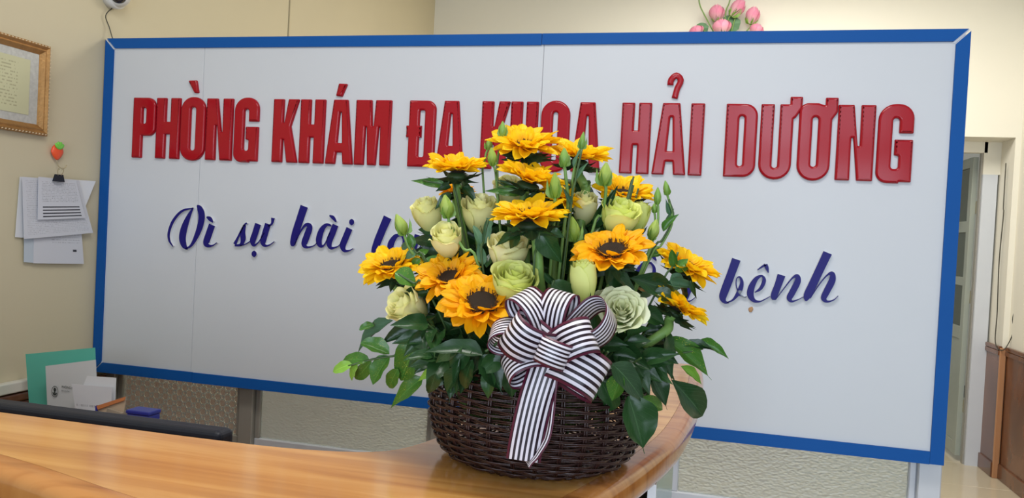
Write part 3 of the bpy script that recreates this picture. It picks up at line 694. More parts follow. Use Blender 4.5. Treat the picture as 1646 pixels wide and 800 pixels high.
# cable at the right doorway
ck = [on_plane(1617, 262, 0, DX1-.02), on_plane(1613, 330, 0, DX1-.02), on_plane(1613, 345, 0, DX1-.02), on_plane(1606, 420, 0, DX1-.022), on_plane(1603, 500, 0, DX1-.024), on_plane(1600, 550, 0, DX1-.03)]
c2 = [on_plane(1611, 563, 1, BACK-.045), on_plane(1622, 550, 1, BACK-.05), on_plane(1629, 530, 1, BACK-.05), on_plane(1628, 510, 1, BACK-.05), on_plane(1636, 488, 1, BACK-.05), on_plane(1650, 475, 1, BACK-.05)]
tag(obj('door_cable', tube(catmull(ck+c2, 6), .0035, 6), M_wire, smooth=True), 'thin dark cable hanging down beside the door and looping over the brown tiles', 'cable')

# ================================================================ RECEPTION COUNTER
CT = 1.1518
outer = [(.02, -1.67), (.8, -1.67), (1.15, -1.672), (1.375, -1.705), (1.6, -1.765), (1.75, -1.79), (1.88, -1.775), (1.98, -1.71), (2.045, -1.61), (2.085, -1.50), (2.125, -1.35), (2.155, -1.20), (2.172, -1.02), (2.182, -.82), (2.185, -.62), (2.18, -.46)]
inner = [(1.82, -.46), (1.822, -.8), (1.825, -1.2), (1.822, -1.34), (1.80, -1.43), (1.765, -1.475), (1.70, -1.498), (1.62, -1.509), (1.5, -1.512), (.8, -1.512), (.02, -1.512)]
def dense(pts, n=4): return [(p.x, p.y) for p in catmull([Vector((a, b_, 0)) for a, b_ in pts], n)]
OD = [outer[0]]+dense(outer[1:]); ID = dense(inner[:-2], 3)+inner[-2:]
def inset(pts, d):
    out = []
    for i, p in enumerate(pts):
        a = Vector(pts[max(0, i-1)]); b_ = Vector(pts[min(len(pts)-1, i+1)]); t = (b_-a).normalized(); out.append((p[0]-t.y*d, p[1]+t.x*d))
    return out
def slab(poly, z0, z1):
    bm = bmesh.new(); vs = [bm.verts.new((x, y, z1)) for x, y in poly]; f = bm.faces.new(vs)
    if f.normal.z < 0: f.normal_flip()
    bm.normal_update()
    r = bmesh.ops.extrude_face_region(bm, geom=[f])
    for v in r['geom']:
        if isinstance(v, bmesh.types.BMVert): v.co.z = z0
    bmesh.ops.recalc_face_normals(bm, faces=bm.faces[:]); 
    bmesh.ops.triangulate(bm, faces=[q for q in bm.faces if len(q.verts) > 4]); return bm
cn = thing('reception_counter', 'curved honey-wood reception counter that the flower basket stands on', 'counter', (1.6, -1.6, 0))
ob1 = inset(OD, .032)
obj('counter_top', slab(ob1+ID, CT-.045, CT), M_wood, cn)
# bullnose edge band swept along the outer outline
prof = [(.0315, 0), (.016, -.0002), (.011, -.001), (.0068, -.003), (.0034, -.006), (.001, -.010), (0, -.015), (.0, -.030), (.001, -.035), (.004, -.041), (.009, -.045), (.015, -.047), (.0315, -.047)]
V = []; F = []
offs = [inset(OD, max(d, 1e-5)) for d, z in prof]
for i in range(len(OD)):
    for k, (d, z) in enumerate(prof): V.append((*offs[k][i], CT+z))
n = len(prof)
for i in range(len(OD)-1):
    for k in range(n): F.append((i*n+k, i*n+(k+1) % n, (i+1)*n+(k+1) % n, (i+1)*n+k))
F += [tuple(range(n)), tuple((len(OD)-1)*n+k for k in range(n-1, -1, -1))]
bmx = bmesh.new(); bmx.from_mesh(mesh(V, F)); bmesh.ops.recalc_face_normals(bmx, faces=bmx.faces[:])
eb = obj('edge_band', bmx, M_woode, cn, smooth=True); eb.data.set_sharp_from_angle(angle=.6)
obj('counter_body', slab(inset(OD, .075)+[(x+.0, y-.0) for x, y in ID], .0, CT-.046), M_cabin, cn)
p0 = on_plane(1048, 790, 1, -1.30)
obj('edge_post', box(p0.x-.006, p0.x+.006, -1.306, -1.294, .1, CT-.048), M_white, cn)
obj('glass_panel', box(p0.x-.006, p0.x+.004, -1.293, -.5, .1, CT-.05), M_greeng, cn)
dk = thing('inner_desk', 'low work desk hidden behind the raised wooden counter', 'desk', (.9, -1.2, 0))
obj('desk_top', box(.02, 1.80, -1.50, -1.0, .72, .745, .003), M_wood, dk)
obj('desk_panel', box(.03, .05, -1.49, -1.02, 0, .72), M_cabin, dk); obj('desk_panel', box(1.76, 1.78, -1.49, -1.02, 0, .72), M_cabin, dk)
# monitor
mn = thing('monitor', 'black monitor whose rounded top edge shows behind the counter', 'monitor', (1.22, -1.39, .745))
obj('housing', box(.955, 1.492, -1.415, -1.375, .80, 1.1325, .010, 4), M_black, mn)
obj('bezel', box(.962, 1.485, -1.375, -1.369, .808, 1.124, .002), M_black, mn)
obj('screen', box(.975, 1.472, -1.369, -1.3675, .825, 1.11), M_lens, mn)
obj('stand_neck', box(1.18, 1.26, -1.43, -1.405, .757, .95, .005), M_black, mn)
obj('stand_base', box(1.10, 1.34, -1.47, -1.32, .7455, .757, .005), M_black, mn)
# side cabinet with papers
sb = thing('side_cabinet', 'low brown cabinet under the papers in the corner by the sign', 'cabinet', (.24, -.36, 0))
obj('cabinet_body', box(.035, .46, -.55, -.12, 0, .70), M_cabin, sb); obj('cabinet_top', box(.03, .47, -.56, -.11, .70, .72, .003), M_wood, sb)
obj('cabinet_door', box(.045, .245, -.565, -.5505, .05, .68, .003), M_cabin, sb); obj('cabinet_door', box(.25, .45, -.565, -.5505, .05, .68, .003), M_cabin, sb)
hd = thing('document_holder', 'black desktop holder in which the folder and envelopes stand', 'holder', (.24, -.42, .72))
obj('holder_base', box(.10, .44, -.50, -.34, .7205, .73, .002), M_black, hd)
for y in (-.499, -.345): obj('holder_wall', box(.10, .44, y, y+.004, .73, .80, .001), M_black, hd)
def card(px, y, mat, name, label, cat, bend=0, zb=None):
    c = [on_plane(a, b_, 1, y) for a, b_ in px]
    if zb is not None:
        for k, t in ((0, 3), (1, 2)):
            c[k] = c[t]+(c[k]-c[t])*((zb-c[t].z)/(c[k].z-c[t].z))
    o = obj(name, sheet_mesh(c, (0, -1, 0), bend, 6, .0015), mat); tag(o, label, cat); return o
card([(47, 655), (158, 690), (152.5, 558.5), (41, 569)], -.36, M_teal, 'folder', 'teal cardboard folder standing behind the envelope in the corner', 'folder', zb=.7305)
env_print = printed('envelope_print', (.60, .61, .62), (.05, .05, .05), 30, .99, 1, .99, 1)
def quad_y(px, y): return [on_plane(a, b_, 1, y) for a, b_ in px]
env = card([(76, 652), (158, 672), (153.5, 578), (73, 588)], -.40, env_print, 'envelope', 'white envelope with a black round emblem leaning on the teal folder', 'envelope', .001, zb=.7305)
# emblem and lettering on the envelope (flat print a hair in front of the paper)
ep = on_plane(88, 629, 1, -.4035)
M_ink = simple('black_ink', (.03, .04, .04), .6); M_inkg = simple('grey_ink', (.22, .23, .25), .6)
def ringmesh(r0, r1, sx=1, sz=1, n=28, a0=0, a1=2*math.pi):
    V = []; F = []
    for k in range(n+1):
        a = a0+(a1-a0)*k/n
        for r in (r0, r1): V.append((r*math.cos(a)*sx, 0, r*math.sin(a)*sz))
    for k in range(n): F.append((2*k, 2*k+1, 2*k+3, 2*k+2))
    return mesh(V, F)
def print_on(parent, name, me, mat, loc): return obj(name, me, mat, parent, Matrix.Translation(loc))
print_on(env, 'emblem', ringmesh(.0125, .0140, .9, 1.25), M_ink, ep)
print_on(env, 'emblem', ringmesh(.0005, .0055, .9, .9), M_ink, ep+Vector((0, -.0002, .006)))
print_on(env, 'emblem', ringmesh(.0045, .0090, .9, 1, 16, math.pi, 2*math.pi), M_ink, ep+Vector((0, -.0002, -.003)))
print_on(env, 'emblem', mesh([(-.002, 0, -.010), (.002, 0, -.010), (.002, 0, .012), (-.002, 0, .012)], [(0, 1, 2, 3)]), M_ink, ep+Vector((0, -.0003, 0)))
def text_mesh(s, size):
    cu = bpy.data.curves.new('t', 'FONT'); cu.body = s; cu.size = size; cu.offset = size*.012
    o = bpy.data.objects.new('t', cu); COL.objects.link(o); bpy.context.view_layer.update()
    me = bpy.data.meshes.new_from_object(o.evaluated_get(bpy.context.evaluated_depsgraph_get())); bpy.data.objects.remove(o); return me
t1 = on_plane(99, 623, 1, -.4035)
obj('lettering', text_mesh('PHÒNG KHÁM', .0095), M_ink, env, Matrix.Translation(t1) @ RZ)
obj('lettering', text_mesh('ĐA KHOA', .0065), M_inkg, env, Matrix.Translation(t1+Vector((0, 0, -.011))) @ RZ)
lp = printed('letter_print', (.66, .67, .72), (.15, .15, .2), 12, .05, .97, .50, .70, strength=.5)
card([(119, 655), (184, 660), (186.5, 607), (140, 604)], -.43, M_paper, 'paper_sheet', 'folded white letter standing furthest right among the corner papers', 'paper', .0, zb=.7305)
card([(121, 656), (178, 662), (180, 622), (115, 617)], -.445, lp, 'paper_sheet', 'white letter with one line of print in front of the envelope', 'paper', .006, zb=.7305)
bk = thing('booklet', 'orange and cream booklet slanting in front of the corner papers', 'booklet', on_plane(180, 662, 1, -.455))
obj('cover', sheet_mesh(quad_y([(155, 690), (196, 690), (202, 637), (155, 652)], -.460), (0, -1, 0), .002, 5, .003), M_kraft, bk)
obj('cover_band', sheet_mesh(quad_y([(157, 658), (200, 643), (202, 637), (155, 652)], -.4655), (0, -1, 0), 0, 4, .001), M_orange, bk)
obj('spine', sheet_mesh(quad_y([(153, 690), (156, 690), (156, 651), (153, 652)], -.4655), (0, -1, 0), 0, 2, .003), M_bluep, bk)
tag(obj('notepad', sheet_mesh(quad_y([(166, 690), (196, 692), (196, 664), (172, 656)], -.478), (0, -1, 0), .003, 5, .008), simple('greige_cover', (.34, .28, .22), .6)), 'small greige notepad leaning against the orange booklet', 'notepad')
q = on_plane(224, 680, 1, -.44)
bb = thing('tape_box', 'blue plastic box right of the papers beneath the sign', 'box', (q.x, -.44, .72))
tz = on_plane(224, 659, 1, -.46).z
x_l, x_r = on_plane(207, 665, 1, -.46).x, on_plane(243, 665, 1, -.46).x
obj('box_body', box(x_l, x_r, -.47, -.42, .7205, tz-.012, .003), M_bluep, bb); obj('box_lid', box(x_l-.002, x_r+.002, -.472, -.418, tz-.0115, tz, .003), M_bluep, bb)

# ================================================================ FLOWER BASKET
BC = Vector((1.968, -1.400, CT)); BD = 1.06
bk = thing('wicker_basket', 'dark brown woven wicker basket holding the sunflowers on the counter', 'basket', BC)
def brad(z):
    pts = [(0, .108), (.006, .118), (.018, .129), (.04, .139), (.065, .1435), (.09, .1425), (.12, .139), (.14, .137)]
    for (a, ra), (b_, rb) in zip(pts, pts[1:]):
        if z <= b_: return ra+(rb-ra)*(z-a)/(b_-a)
    return pts[-1][1]
NS = 30
rows = 27
for j in range(rows):
    z = .006+j*.0049
    ph = math.pi*(j % 2)
    ps = []
    for kk in range(2):
        pts = []
        for k in range(NS*6):
            a = 2*math.pi*k/(NS*6)
            wob = .0006*math.sin(7*a+j*1.7)+.0010*noise.noise(Vector((math.cos(a)*3, math.sin(a)*3, j*1.3)))
            zz = z+kk*.0022+wob+.0007*math.sin(a*NS/2+ph+kk)
            r = brad(zz)+.0034*math.sin(a*NS/2+ph)+(.0008 if kk else 0)
            pts.append((BC.x+r*math.cos(a), BC.y+r*math.sin(a), BC.z+zz))
        ps.append(tube_geo(pts, .00125, 4, True))
    obj('weaver', mesh(*merge_geo(ps)), M_wick, bk, smooth=True)
for k in range(NS):
    a = 2*math.pi*(k+.5)/NS
    g2 = []
    for s in (-.011, .011):
        pts = [(BC.x+brad(z)*math.cos(a+s), BC.y+brad(z)*math.sin(a+s), BC.z+z+.002) for z in (.0, .008, .02, .04, .06, .08, .1, .12, .14)]
        g2.append(tube_geo(pts, .0015, 5))
    obj('stake', mesh(*merge_geo(g2)), M_wick, bk, smooth=True)
g2 = []
for k in range(2):
    for m_ in range(2):
        pts = [(BC.x+(.136+.004*math.cos(a*20+m_*math.pi))*math.cos(a), BC.y+(.136+.004*math.cos(a*20+m_*math.pi))*math.sin(a), BC.z+.141+.004*math.sin(a*20+m_*math.pi)) for a in [2*math.pi*i/240 for i in range(240)]]
        g2.append(tube_geo(pts, .0025, 5, True))
obj('rim', mesh(*merge_geo(g2)), M_wick, bk, smooth=True)
g2 = []
for m_ in range(2):
    pts = [(BC.x+(.108+.003*math.cos(a*24+m_*math.pi))*math.cos(a), BC.y+(.108+.003*math.cos(a*24+m_*math.pi))*math.sin(a), BC.z+.0035+.002*math.sin(a*24+m_*math.pi)) for a in [2*math.pi*i/260 for i in range(260)]]
    g2.append(tube_geo(pts, .0016, 4, True))
obj('foot_braid', mesh(*merge_geo(g2)), M_wick, bk, smooth=True)
for k in range(8):
    r = .012+k*.0125
    obj('base_ring', tube([(BC.x+r*math.cos(a), BC.y+r*math.sin(a), BC.z+.004) for a in [2*math.pi*i/40 for i in range(40)]], .0028, 5, True), M_wick, bk, smooth=True)

# ---------------------------------------------------------------- leaf / petal unit meshes
def leaf_mesh(kind, curl=.2, fold=.18, seed=0):
    rnd = random.Random(seed); n = 10; V = []; UV = []; F = []
    for i in range(n+1):
        t = i/n
        if kind == 'ovate': w = math.sin(math.pi*min(1, t**.75))**.85*(1-.25*t**3) if 0 < t < 1 else 0
        elif kind == 'round': w = (math.sin(math.pi*t**.95)**.55) if 0 < t < 1 else 0
        elif kind == 'obovate': w = (math.sin(math.pi*t**1.35)**.75) if 0 < t < 1 else 0
        elif kind == 'lance': w = (math.sin(math.pi*t**.6)**1.1) if 0 < t < 1 else 0
        elif kind == 'drip': w = (math.sin(math.pi*min(1, (t/.86))**.85)**.75) if 0 < t < .86 else .03*(1-t)/.14
        w = max(w, .02)
        for s in (-1, -.55, 0, .55, 1):
            x = s*w/2; wav = .035*math.sin(t*14+s*2+seed)*abs(s)*w
            V.append((x, t, fold*abs(x)*1.6-curl*t*t+wav)); UV.append((.5+s*.5, t))
    for i in range(n):
        for k in range(4):
            a = i*5+k; F.append((a, a+1, a+6, a+5))
    return mesh(V, F, UV, 'leaf_'+kind)
LM = {}
def get_leaf(kind, mat, var=0):
    key = (kind, mat.name, var)
    if key not in LM:
        me = leaf_mesh(kind, curl=(.10, .28, .42)[var], fold=(.3, .2, .1)[var], seed=var*3)
        me.polygons.foreach_set('use_smooth', [True]*len(me.polygons)); me.materials.append(mat); LM[key] = me
    return LM[key]
TOC = (CAM-BC).normalized()
MATS = dict(d=M_leaf, m=M_leafm, l=M_leafl, g=M_leafg)
def add_leaf(parent, base, tip, width, mat, kind='ovate', nh=None, name='leaf'):
    d = tip-base; L = d.length
    if nh is None: nh = (CAM-base).normalized()+Vector((random.uniform(-.5, .5), random.uniform(-.3, .3), random.uniform(.1, .8)))
    o = bpy.data.objects.new(name, get_leaf(kind, mat, random.randrange(3)))
    return link(o, parent, basis(base, d, nh, width, L, L))
CORE = BC+Vector((0, 0, .075))
def stem_pts(a, b_, sag=0):
    m1 = a.lerp(b_, .5)+Vector((0, 0, sag)); return catmull([a, m1, b_], 4)
def into_core(p, spread=.45):
    """a point inside the basket that the stem of a flower at p runs to"""
    q = Vector((p.x-BC.x, p.y-BC.y, 0))*spread
    if q.length > .09: q = q.normalized()*.09
    return BC+q+Vector((0, 0, .05))

# ---------------------------------------------------------------- sunflowers
def petal_mesh(kind, seed=0):
    n = 8; V = []; UV = []; F = []; rnd = random.Random(seed)
    cr = rnd.uniform(-.10, .22); tw = rnd.uniform(-.2, .2); side = rnd.uniform(-.08, .08)
    for i in range(n+1):
        t = i/n
        w = (math.sin(math.pi*(t**.92))**.5) if 0 < t < 1 else (0.35 if t == 0 else .04)
        if t == 0: w = .4
        for s in (-1, -.5, 0, .5, 1):
            x = s*w/2
            V.append((x+side*math.sin(t*3), t, .22*abs(x)*(1+.4*math.sin(t*3))+cr*(t*t)+tw*x*t+.02*math.sin(t*9+seed+s*2))); UV.append((.5+s*.5, t))
    for i in range(n):
        for k in range(4):
            a = i*5+k; F.append((a, a+1, a+6, a+5))
    me = mesh(V, F, UV, 'petal'); me.polygons.foreach_set('use_smooth', [True]*len(me.polygons)); return me
PV = {}
for mt in (M_sun, M_suno):
    for s in range(6):
        me = petal_mesh('sun', s); me.materials.append(mt); PV[(mt.name, s)] = me
def disc_geo():
    bm = bmesh.new(); bmesh.ops.create_uvsphere(bm, u_segments=24, v_segments=10, radius=1)
    for v in bm.verts: v.co.z = v.co.z*.30 - .12*math.exp(-(v.co.x**2+v.co.y**2)*5)
    me = bpy.data.meshes.new('disc'); bm.to_mesh(me); bm.free(); me.polygons.foreach_set('use_smooth', [True]*len(me.polygons)); me.materials.append(M_disc); return me
DISC = disc_geo()
def floret_geo():
    rnd = random.Random(3); parts = []
    for k in range(150):
        a = rnd.uniform(0, 6.283); r = rnd.uniform(.72, 1.03); 
        p = Vector((r*math.cos(a), r*math.sin(a), .28*math.sqrt(max(0, 1-r*r*.9)))); q = p+Vector((math.cos(a)*rnd.uniform(-.05, .1), math.sin(a)*rnd.uniform(-.05, .1), rnd.uniform(.12, .26)))
        parts.append(tube_geo([p, q], [.035, .012], 4))
    me = mesh(*merge_geo(parts)); me.materials.append(M_floret); return me
FLO = floret_geo()
def frame_from_normal(n, ref=None):
    n = n.normalized(); x = (CR-n*CR.dot(n)).normalized(); y = n.cross(x); return x, y, n
def sunflower(px, py, dd, rpx, tilt, roll, label, disc=.36, mat=M_sun, cup=4, stem_to=None, seed=0, stem_r=.0055):
    depth = BD+dd; P = at(px, py, depth); R = rpx*depth/FPX
    tilt = math.radians(tilt); roll = math.radians(roll); rnd = random.Random(seed*31+5)
    upv = (CU*math.cos(roll)+CR*math.sin(roll)); n = (upv*math.cos(tilt)-CF*math.sin(tilt)).normalized()
    X, Y, Z = frame_from_normal(n)
    t = thing('sunflower', label, 'flower', P, 'sunflowers in the basket')
    dr_ = disc*R
    Md = Matrix(((X.x*dr_, Y.x*dr_, Z.x*dr_, P.x), (X.y*dr_, Y.y*dr_, Z.y*dr_, P.y), (X.z*dr_, Y.z*dr_, Z.z*dr_, P.z), (0, 0, 0, 1)))
    d_ = link(bpy.data.objects.new('disc', DISC), t, Md); fl_ = link(bpy.data.objects.new('florets', FLO), d_, Md); fl_['kind'] = 'stuff'
    for row, (cnt, l0, el) in enumerate(((20, 1.04, cup-5), (18, .96, cup+9), (12, .74, cup+32))):
        for k in range(cnt):
            a = 2*math.pi*(k+.5*row+rnd.uniform(-.3, .3))/cnt
            e = math.radians(el+rnd.uniform(-11, 11))
            rad = X*math.cos(a)+Y*math.sin(a)
            dirv = rad*math.cos(e)+Z*math.sin(e)
            base = P+rad*dr_*(.82 if row < 2 else .72)+Z*(dr_*.06*row)
            L = (R*l0*rnd.uniform(.9, 1.08)-dr_*.82)
            if row == 2: L *= .85
            w = R*rnd.uniform(.32, .44)*(1 if row < 2 else .85)
            nh = Z*math.cos(e)-rad*math.sin(e)+(X*math.cos(a+1.57)+Y*math.sin(a+1.57))*rnd.uniform(-.35, .35)
            link(bpy.data.objects.new('petal', PV[(mat.name, rnd.randrange(6))]), t, basis(base, dirv, nh, w, L, L*.8))
    # green sepals behind
    for k in range(16):
        a = 2*math.pi*(k+rnd.uniform(-.3, .3))/16; e = math.radians(rnd.uniform(-38, -4)); rad = X*math.cos(a)+Y*math.sin(a)
        dirv = rad*math.cos(e)+Z*math.sin(e); base = P+rad*dr_*.45-Z*R*.17
        add_leaf(t, base, base+dirv*R*rnd.uniform(.50, .78), R*rnd.uniform(.20, .32), M_sepal, 'lance', -Z*.8+rad*.5, 'sepal')
    bmc = bmesh.new(); bmesh.ops.create_uvsphere(bmc, u_segments=14, v_segments=8, radius=1)
    for v in bmc.verts: v.co.z *= .42
    s_ = dr_*1.12; Pc = P-Z*R*.20
    obj('receptacle', bmc, M_sepal, t, Matrix(((X.x*s_, Y.x*s_, Z.x*s_, Pc.x), (X.y*s_, Y.y*s_, Z.y*s_, Pc.y), (X.z*s_, Y.z*s_, Z.z*s_, Pc.z), (0, 0, 0, 1))), smooth=True)
    a = P-Z*R*.24
    if stem_to: pts = [a, a-Z*R*.25]+[at(x, y, BD+dz) for x, y, dz in stem_to]+[into_core(P)]
    else: pts = [a, a-Z*R*.5, a.lerp(into_core(P), .5)+Vector((0, 0, .01)), into_core(P)]
    cp_ = catmull(pts, 4); obj('stem', tube(cp_, [stem_r*(1.5 if i < 2 else 1) for i in range(len(cp_))], 9), M_stem, t, smooth=True)
    # two stem leaves
    for k in range(0 if stem_to else 2):
        a2 = rnd.uniform(0, 6.28); rad = X*math.cos(a2)+Y*math.sin(a2); b0 = a-Z*R*(.35+.3*k)
        add_leaf(t, b0, b0+(rad*.8-Z*.5).normalized()*R*rnd.uniform(.7, 1.0), R*.42, M_leaf, 'ovate', Z*.7+rad*.2, 'stem_leaf')
SUNS = [
 (843, 234, .02, 58, 27, 0, 'topmost upright sunflower in front of the red letters O and H', .30, M_sun, 6, [(845, 300, .02)]),
 (931, 252, .04, 53, 14, 6, 'sunflower right of the topmost one with dark sepals and thick bare stem', .3, M_sun, 12, [(940, 300, .03), (938, 330, .03)]),
 (852, 288, -.03, 58, 15, 16, 'sunflower directly below the topmost one, sloping down to the right', .3, M_sun, 10, None),
 (736, 272, .01, 54, 15, 2, 'upper left sunflower in front of the red letter A', .3, M_sun, 10, [(737, 300, .01), (738, 335, .01)]),
 (852, 347, -.09, 65, 16, -2, 'centre sunflower standing on a thick bright green stem', .38, M_sun, 9, [(861, 372, -.09), (866, 440, -.085), (868, 500, -.07)]),
 (1003, 312, .05, 53, 27, 8, 'sunflower with dark disc behind the round lime rose at upper right', .36, M_sun, 14, None),
 (984, 404, -.08, 65, 30, -8, 'large sunflower with a wide brown disc right of centre', .43, M_suno, 2, None),
 (1104, 428, .00, 54, 22, 24, 'rightmost upper sunflower beside the blue word ending', .3, M_sun, 6, None),
 (1088, 494, -.03, 52, 4, 30, 'lower right sunflower seen from behind with thick pale stem', .3, M_sun, 8, [(1072, 530, -.04), (1040, 552, -.04), (1018, 566, -.03)]),
 (629, 428, .00, 54, 26, -8, 'leftmost sunflower above the pale rose at far left', .38, M_sun, 4, None),
 (722, 446, -.05, 58, 34, -14, 'left sunflower tucked behind the big front sunflower', .36, M_suno, 8, None),
 (775, 487, -.11, 70, 36, 4, 'big front sunflower with a wide disc left of the ribbon bow', .44, M_suno, 2, [(786, 520, -.10), (798, 545, -.08), (820, 560, -.05)]),
 (733, 308, .07, 30, 12, 0, 'small half-hidden sunflower beneath the upper left one', .3, M_suno, 6, None),
 (905, 318, .03, 42, 20, 20, 'half-hidden sunflower behind the lime bud at the centre top', .3, M_sun, 8, None)]
for i, s in enumerate(SUNS):
    sunflower(s[0], s[1], s[2], s[3], s[4], s[5], s[6], s[7], s[8], s[9], s[10], seed=i, stem_r=.0066 if s[10] and i in (4, 8, 1, 11) else .005)

# ---------------------------------------------------------------- roses
def rose_set(mat, style, n_pet, seed):
    """petal meshes in unit space: axis +Z, height ~1, radius ~.5"""
    rnd = random.Random(seed); out = []
    for k in range(n_pet):
        f = k/(n_pet-1)              # 0 inner .. 1 outer
        a0 = k*2.4+rnd.uniform(-.2, .2)
        if style == 'bud':   rb = .12+.32*f; H = 1.0-.05*f; lip = .01+.035*f**2; span = 3.4-1.2*f; cl = .60
        elif style == 'cup': rb = .10+.38*f; H = 1.0-.14*f; lip = .015+.06*f**2; span = 3.4-1.1*f; cl = .52
        else:                rb = .06+.50*f; H = .80-.30*f; lip = .03+.05*f; span = 2.6-1.0*f; cl = .40
        NU, NV = 9, 8; V = []; UV = []; F = []
        for j in range(NV+1):
            v = j/NV
            for i in range(NU+1):
                u = i/NU; s = 2*u-1
                hh = H*(1-.10*s**4*(v**2)) + .02*math.sin(s*7+k)*v
                r = rb*max(.05, math.sin(math.pi*(.10+cl*v)))**.65
                edge = lip*max(0, (v-.80)/.20)**2*(1+.4*math.sin(s*4+k*1.3))
                r += edge+.006*math.sin(7*s+k)*v
                a = a0+s*span/2*(.45+.55*math.sin(math.pi*min(1, v*.72+.14)))
                z = hh*v-edge*.8
                V.append((r*math.cos(a), r*math.sin(a), z)); UV.append((u, v))
        for j in range(NV):
            for i in range(NU):
                a = j*(NU+1)+i; F.append((a, a+1, a+NU+2, a+NU+1))
        me = mesh(V, F, UV, 'petal'); me.polygons.foreach_set('use_smooth', [True]*len(me.polygons)); me.materials.append(mat); out.append(me)
    return out
RS = {('cup', 'r'): rose_set(M_rose, 'cup', 15, 1), ('bud', 'r'): rose_set(M_rose, 'bud', 12, 2), ('open', 'l'): rose_set(M_lime, 'open', 22, 3), ('open', 'w'): rose_set(M_white_rose, 'open', 24, 4),
      ('cup', 'l'): rose_set(M_lime, 'cup', 17, 5), ('bud', 'l'): rose_set(M_lime, 'bud', 12, 6)}
def rose(px, py, dd, wpx, hpx, ax, tow, style, mk, label, spin=0):
    """px,py centre; ax: screen angle of the axis from up (deg, + right); tow: tilt to the viewer"""
    depth = BD+dd; P = at(px, py, depth); k = depth/FPX; sz = hpx*k; w = wpx*k
    r = math.radians(ax); t_ = math.radians(tow)
    n = ((CU*math.cos(r)+CR*math.sin(r))*math.cos(t_)-CF*math.sin(t_)).normalized(); X, Y, Z = frame_from_normal(n)
    Rm = Matrix(((X.x, Y.x, Z.x), (X.y, Y.y, Z.y), (X.z, Y.z, Z.z))) @ Matrix.Rotation(spin, 3, 'Z')
    base = P-Z*sz*.5*(1 if style != 'open' else .6)
    t = thing('rose', label, 'flower', base, 'pale green roses in the basket')
    sr = w*(1.12 if style == 'cup' else 1.14 if style == 'bud' else .98)
    Mx = Matrix.Translation(base) @ Rm.to_4x4() @ Matrix.Diagonal((sr, sr, sz*(1.0 if style != 'open' else 1.1), 1))
    for me in RS[(style, mk)]: link(bpy.data.objects.new('petal', me), t, Mx)
    for q in range(5):
        a = q*1.257+spin; rad = (X*math.cos(a)+Y*math.sin(a)); b0 = base+rad*.003
        add_leaf(t, b0, b0+(rad*.9+Z*random.uniform(-.2, .9)).normalized()*sz*.42, w*.2, M_calyx if mk == 'w' else M_leaf, 'lance', -Z+rad*.6, 'sepal')
    obj('stem', tube(catmull([base+Z*.002, base-Z*.02, base.lerp(into_core(P), .6), into_core(P)], 4), .0026, 7), M_stem, t, smooth=True)
ROSES = [
 (688, 344, .02, 46, 60, -14, 26, 'cup', 'r', 'pale rose at upper left, under the upper left sunflower'),
 (771, 342, .01, 54, 64, 6, 28, 'cup', 'r', 'tall cream rose between the upper left and centre sunflowers'),
 (719, 385, -.04, 50, 56, -6, 38, 'cup', 'r', 'pale rose below the large green bud on the left'),
 (816, 404, -.05, 62, 62, 4, 26, 'cup', 'r', 'cream rose left of the thick green stem in the centre'),
 (827, 453, -.10, 72, 56, 10, 34, 'cup', 'l', 'ruffled lime rose just above the ribbon bow'),
 (939, 333, .03, 42, 56, 4, 30, 'cup', 'r', 'small cream rose under the sunflower with the bare stem'),
 (995, 348, -.02, 62, 60, 14, 30, 'cup', 'l', 'round full lime rose in the upper right of the bouquet'),
 (1027, 350, .02, 34, 54, 14, 10, 'bud', 'l', 'slim lime rose half hidden right of the round one'),
 (939, 453, -.11, 46, 74, -3, 12, 'bud', 'l', 'tall pointed lime rosebud right of the ribbon bow top'),
 (999, 502, -.09, 72, 60, -6, 62, 'open', 'w', 'open ruffled greenish-white bloom right of the ribbon bow'),
 (655, 494, -.05, 56, 66, -52, 40, 'cup', 'r', 'pale rose leaning out at far left below the leftmost sunflower'),
 (817, 308, .05, 48, 50, 0, 34, 'cup', 'r', 'cream rose mostly hidden behind the upper central sunflowers'),
 (968, 488, -.05, 40, 44, -20, 40, 'open', 'w', 'small greenish-white bloom half hidden behind the ribbon loop')]
for i, s in enumerate(ROSES): rose(*s, spin=i*1.1)

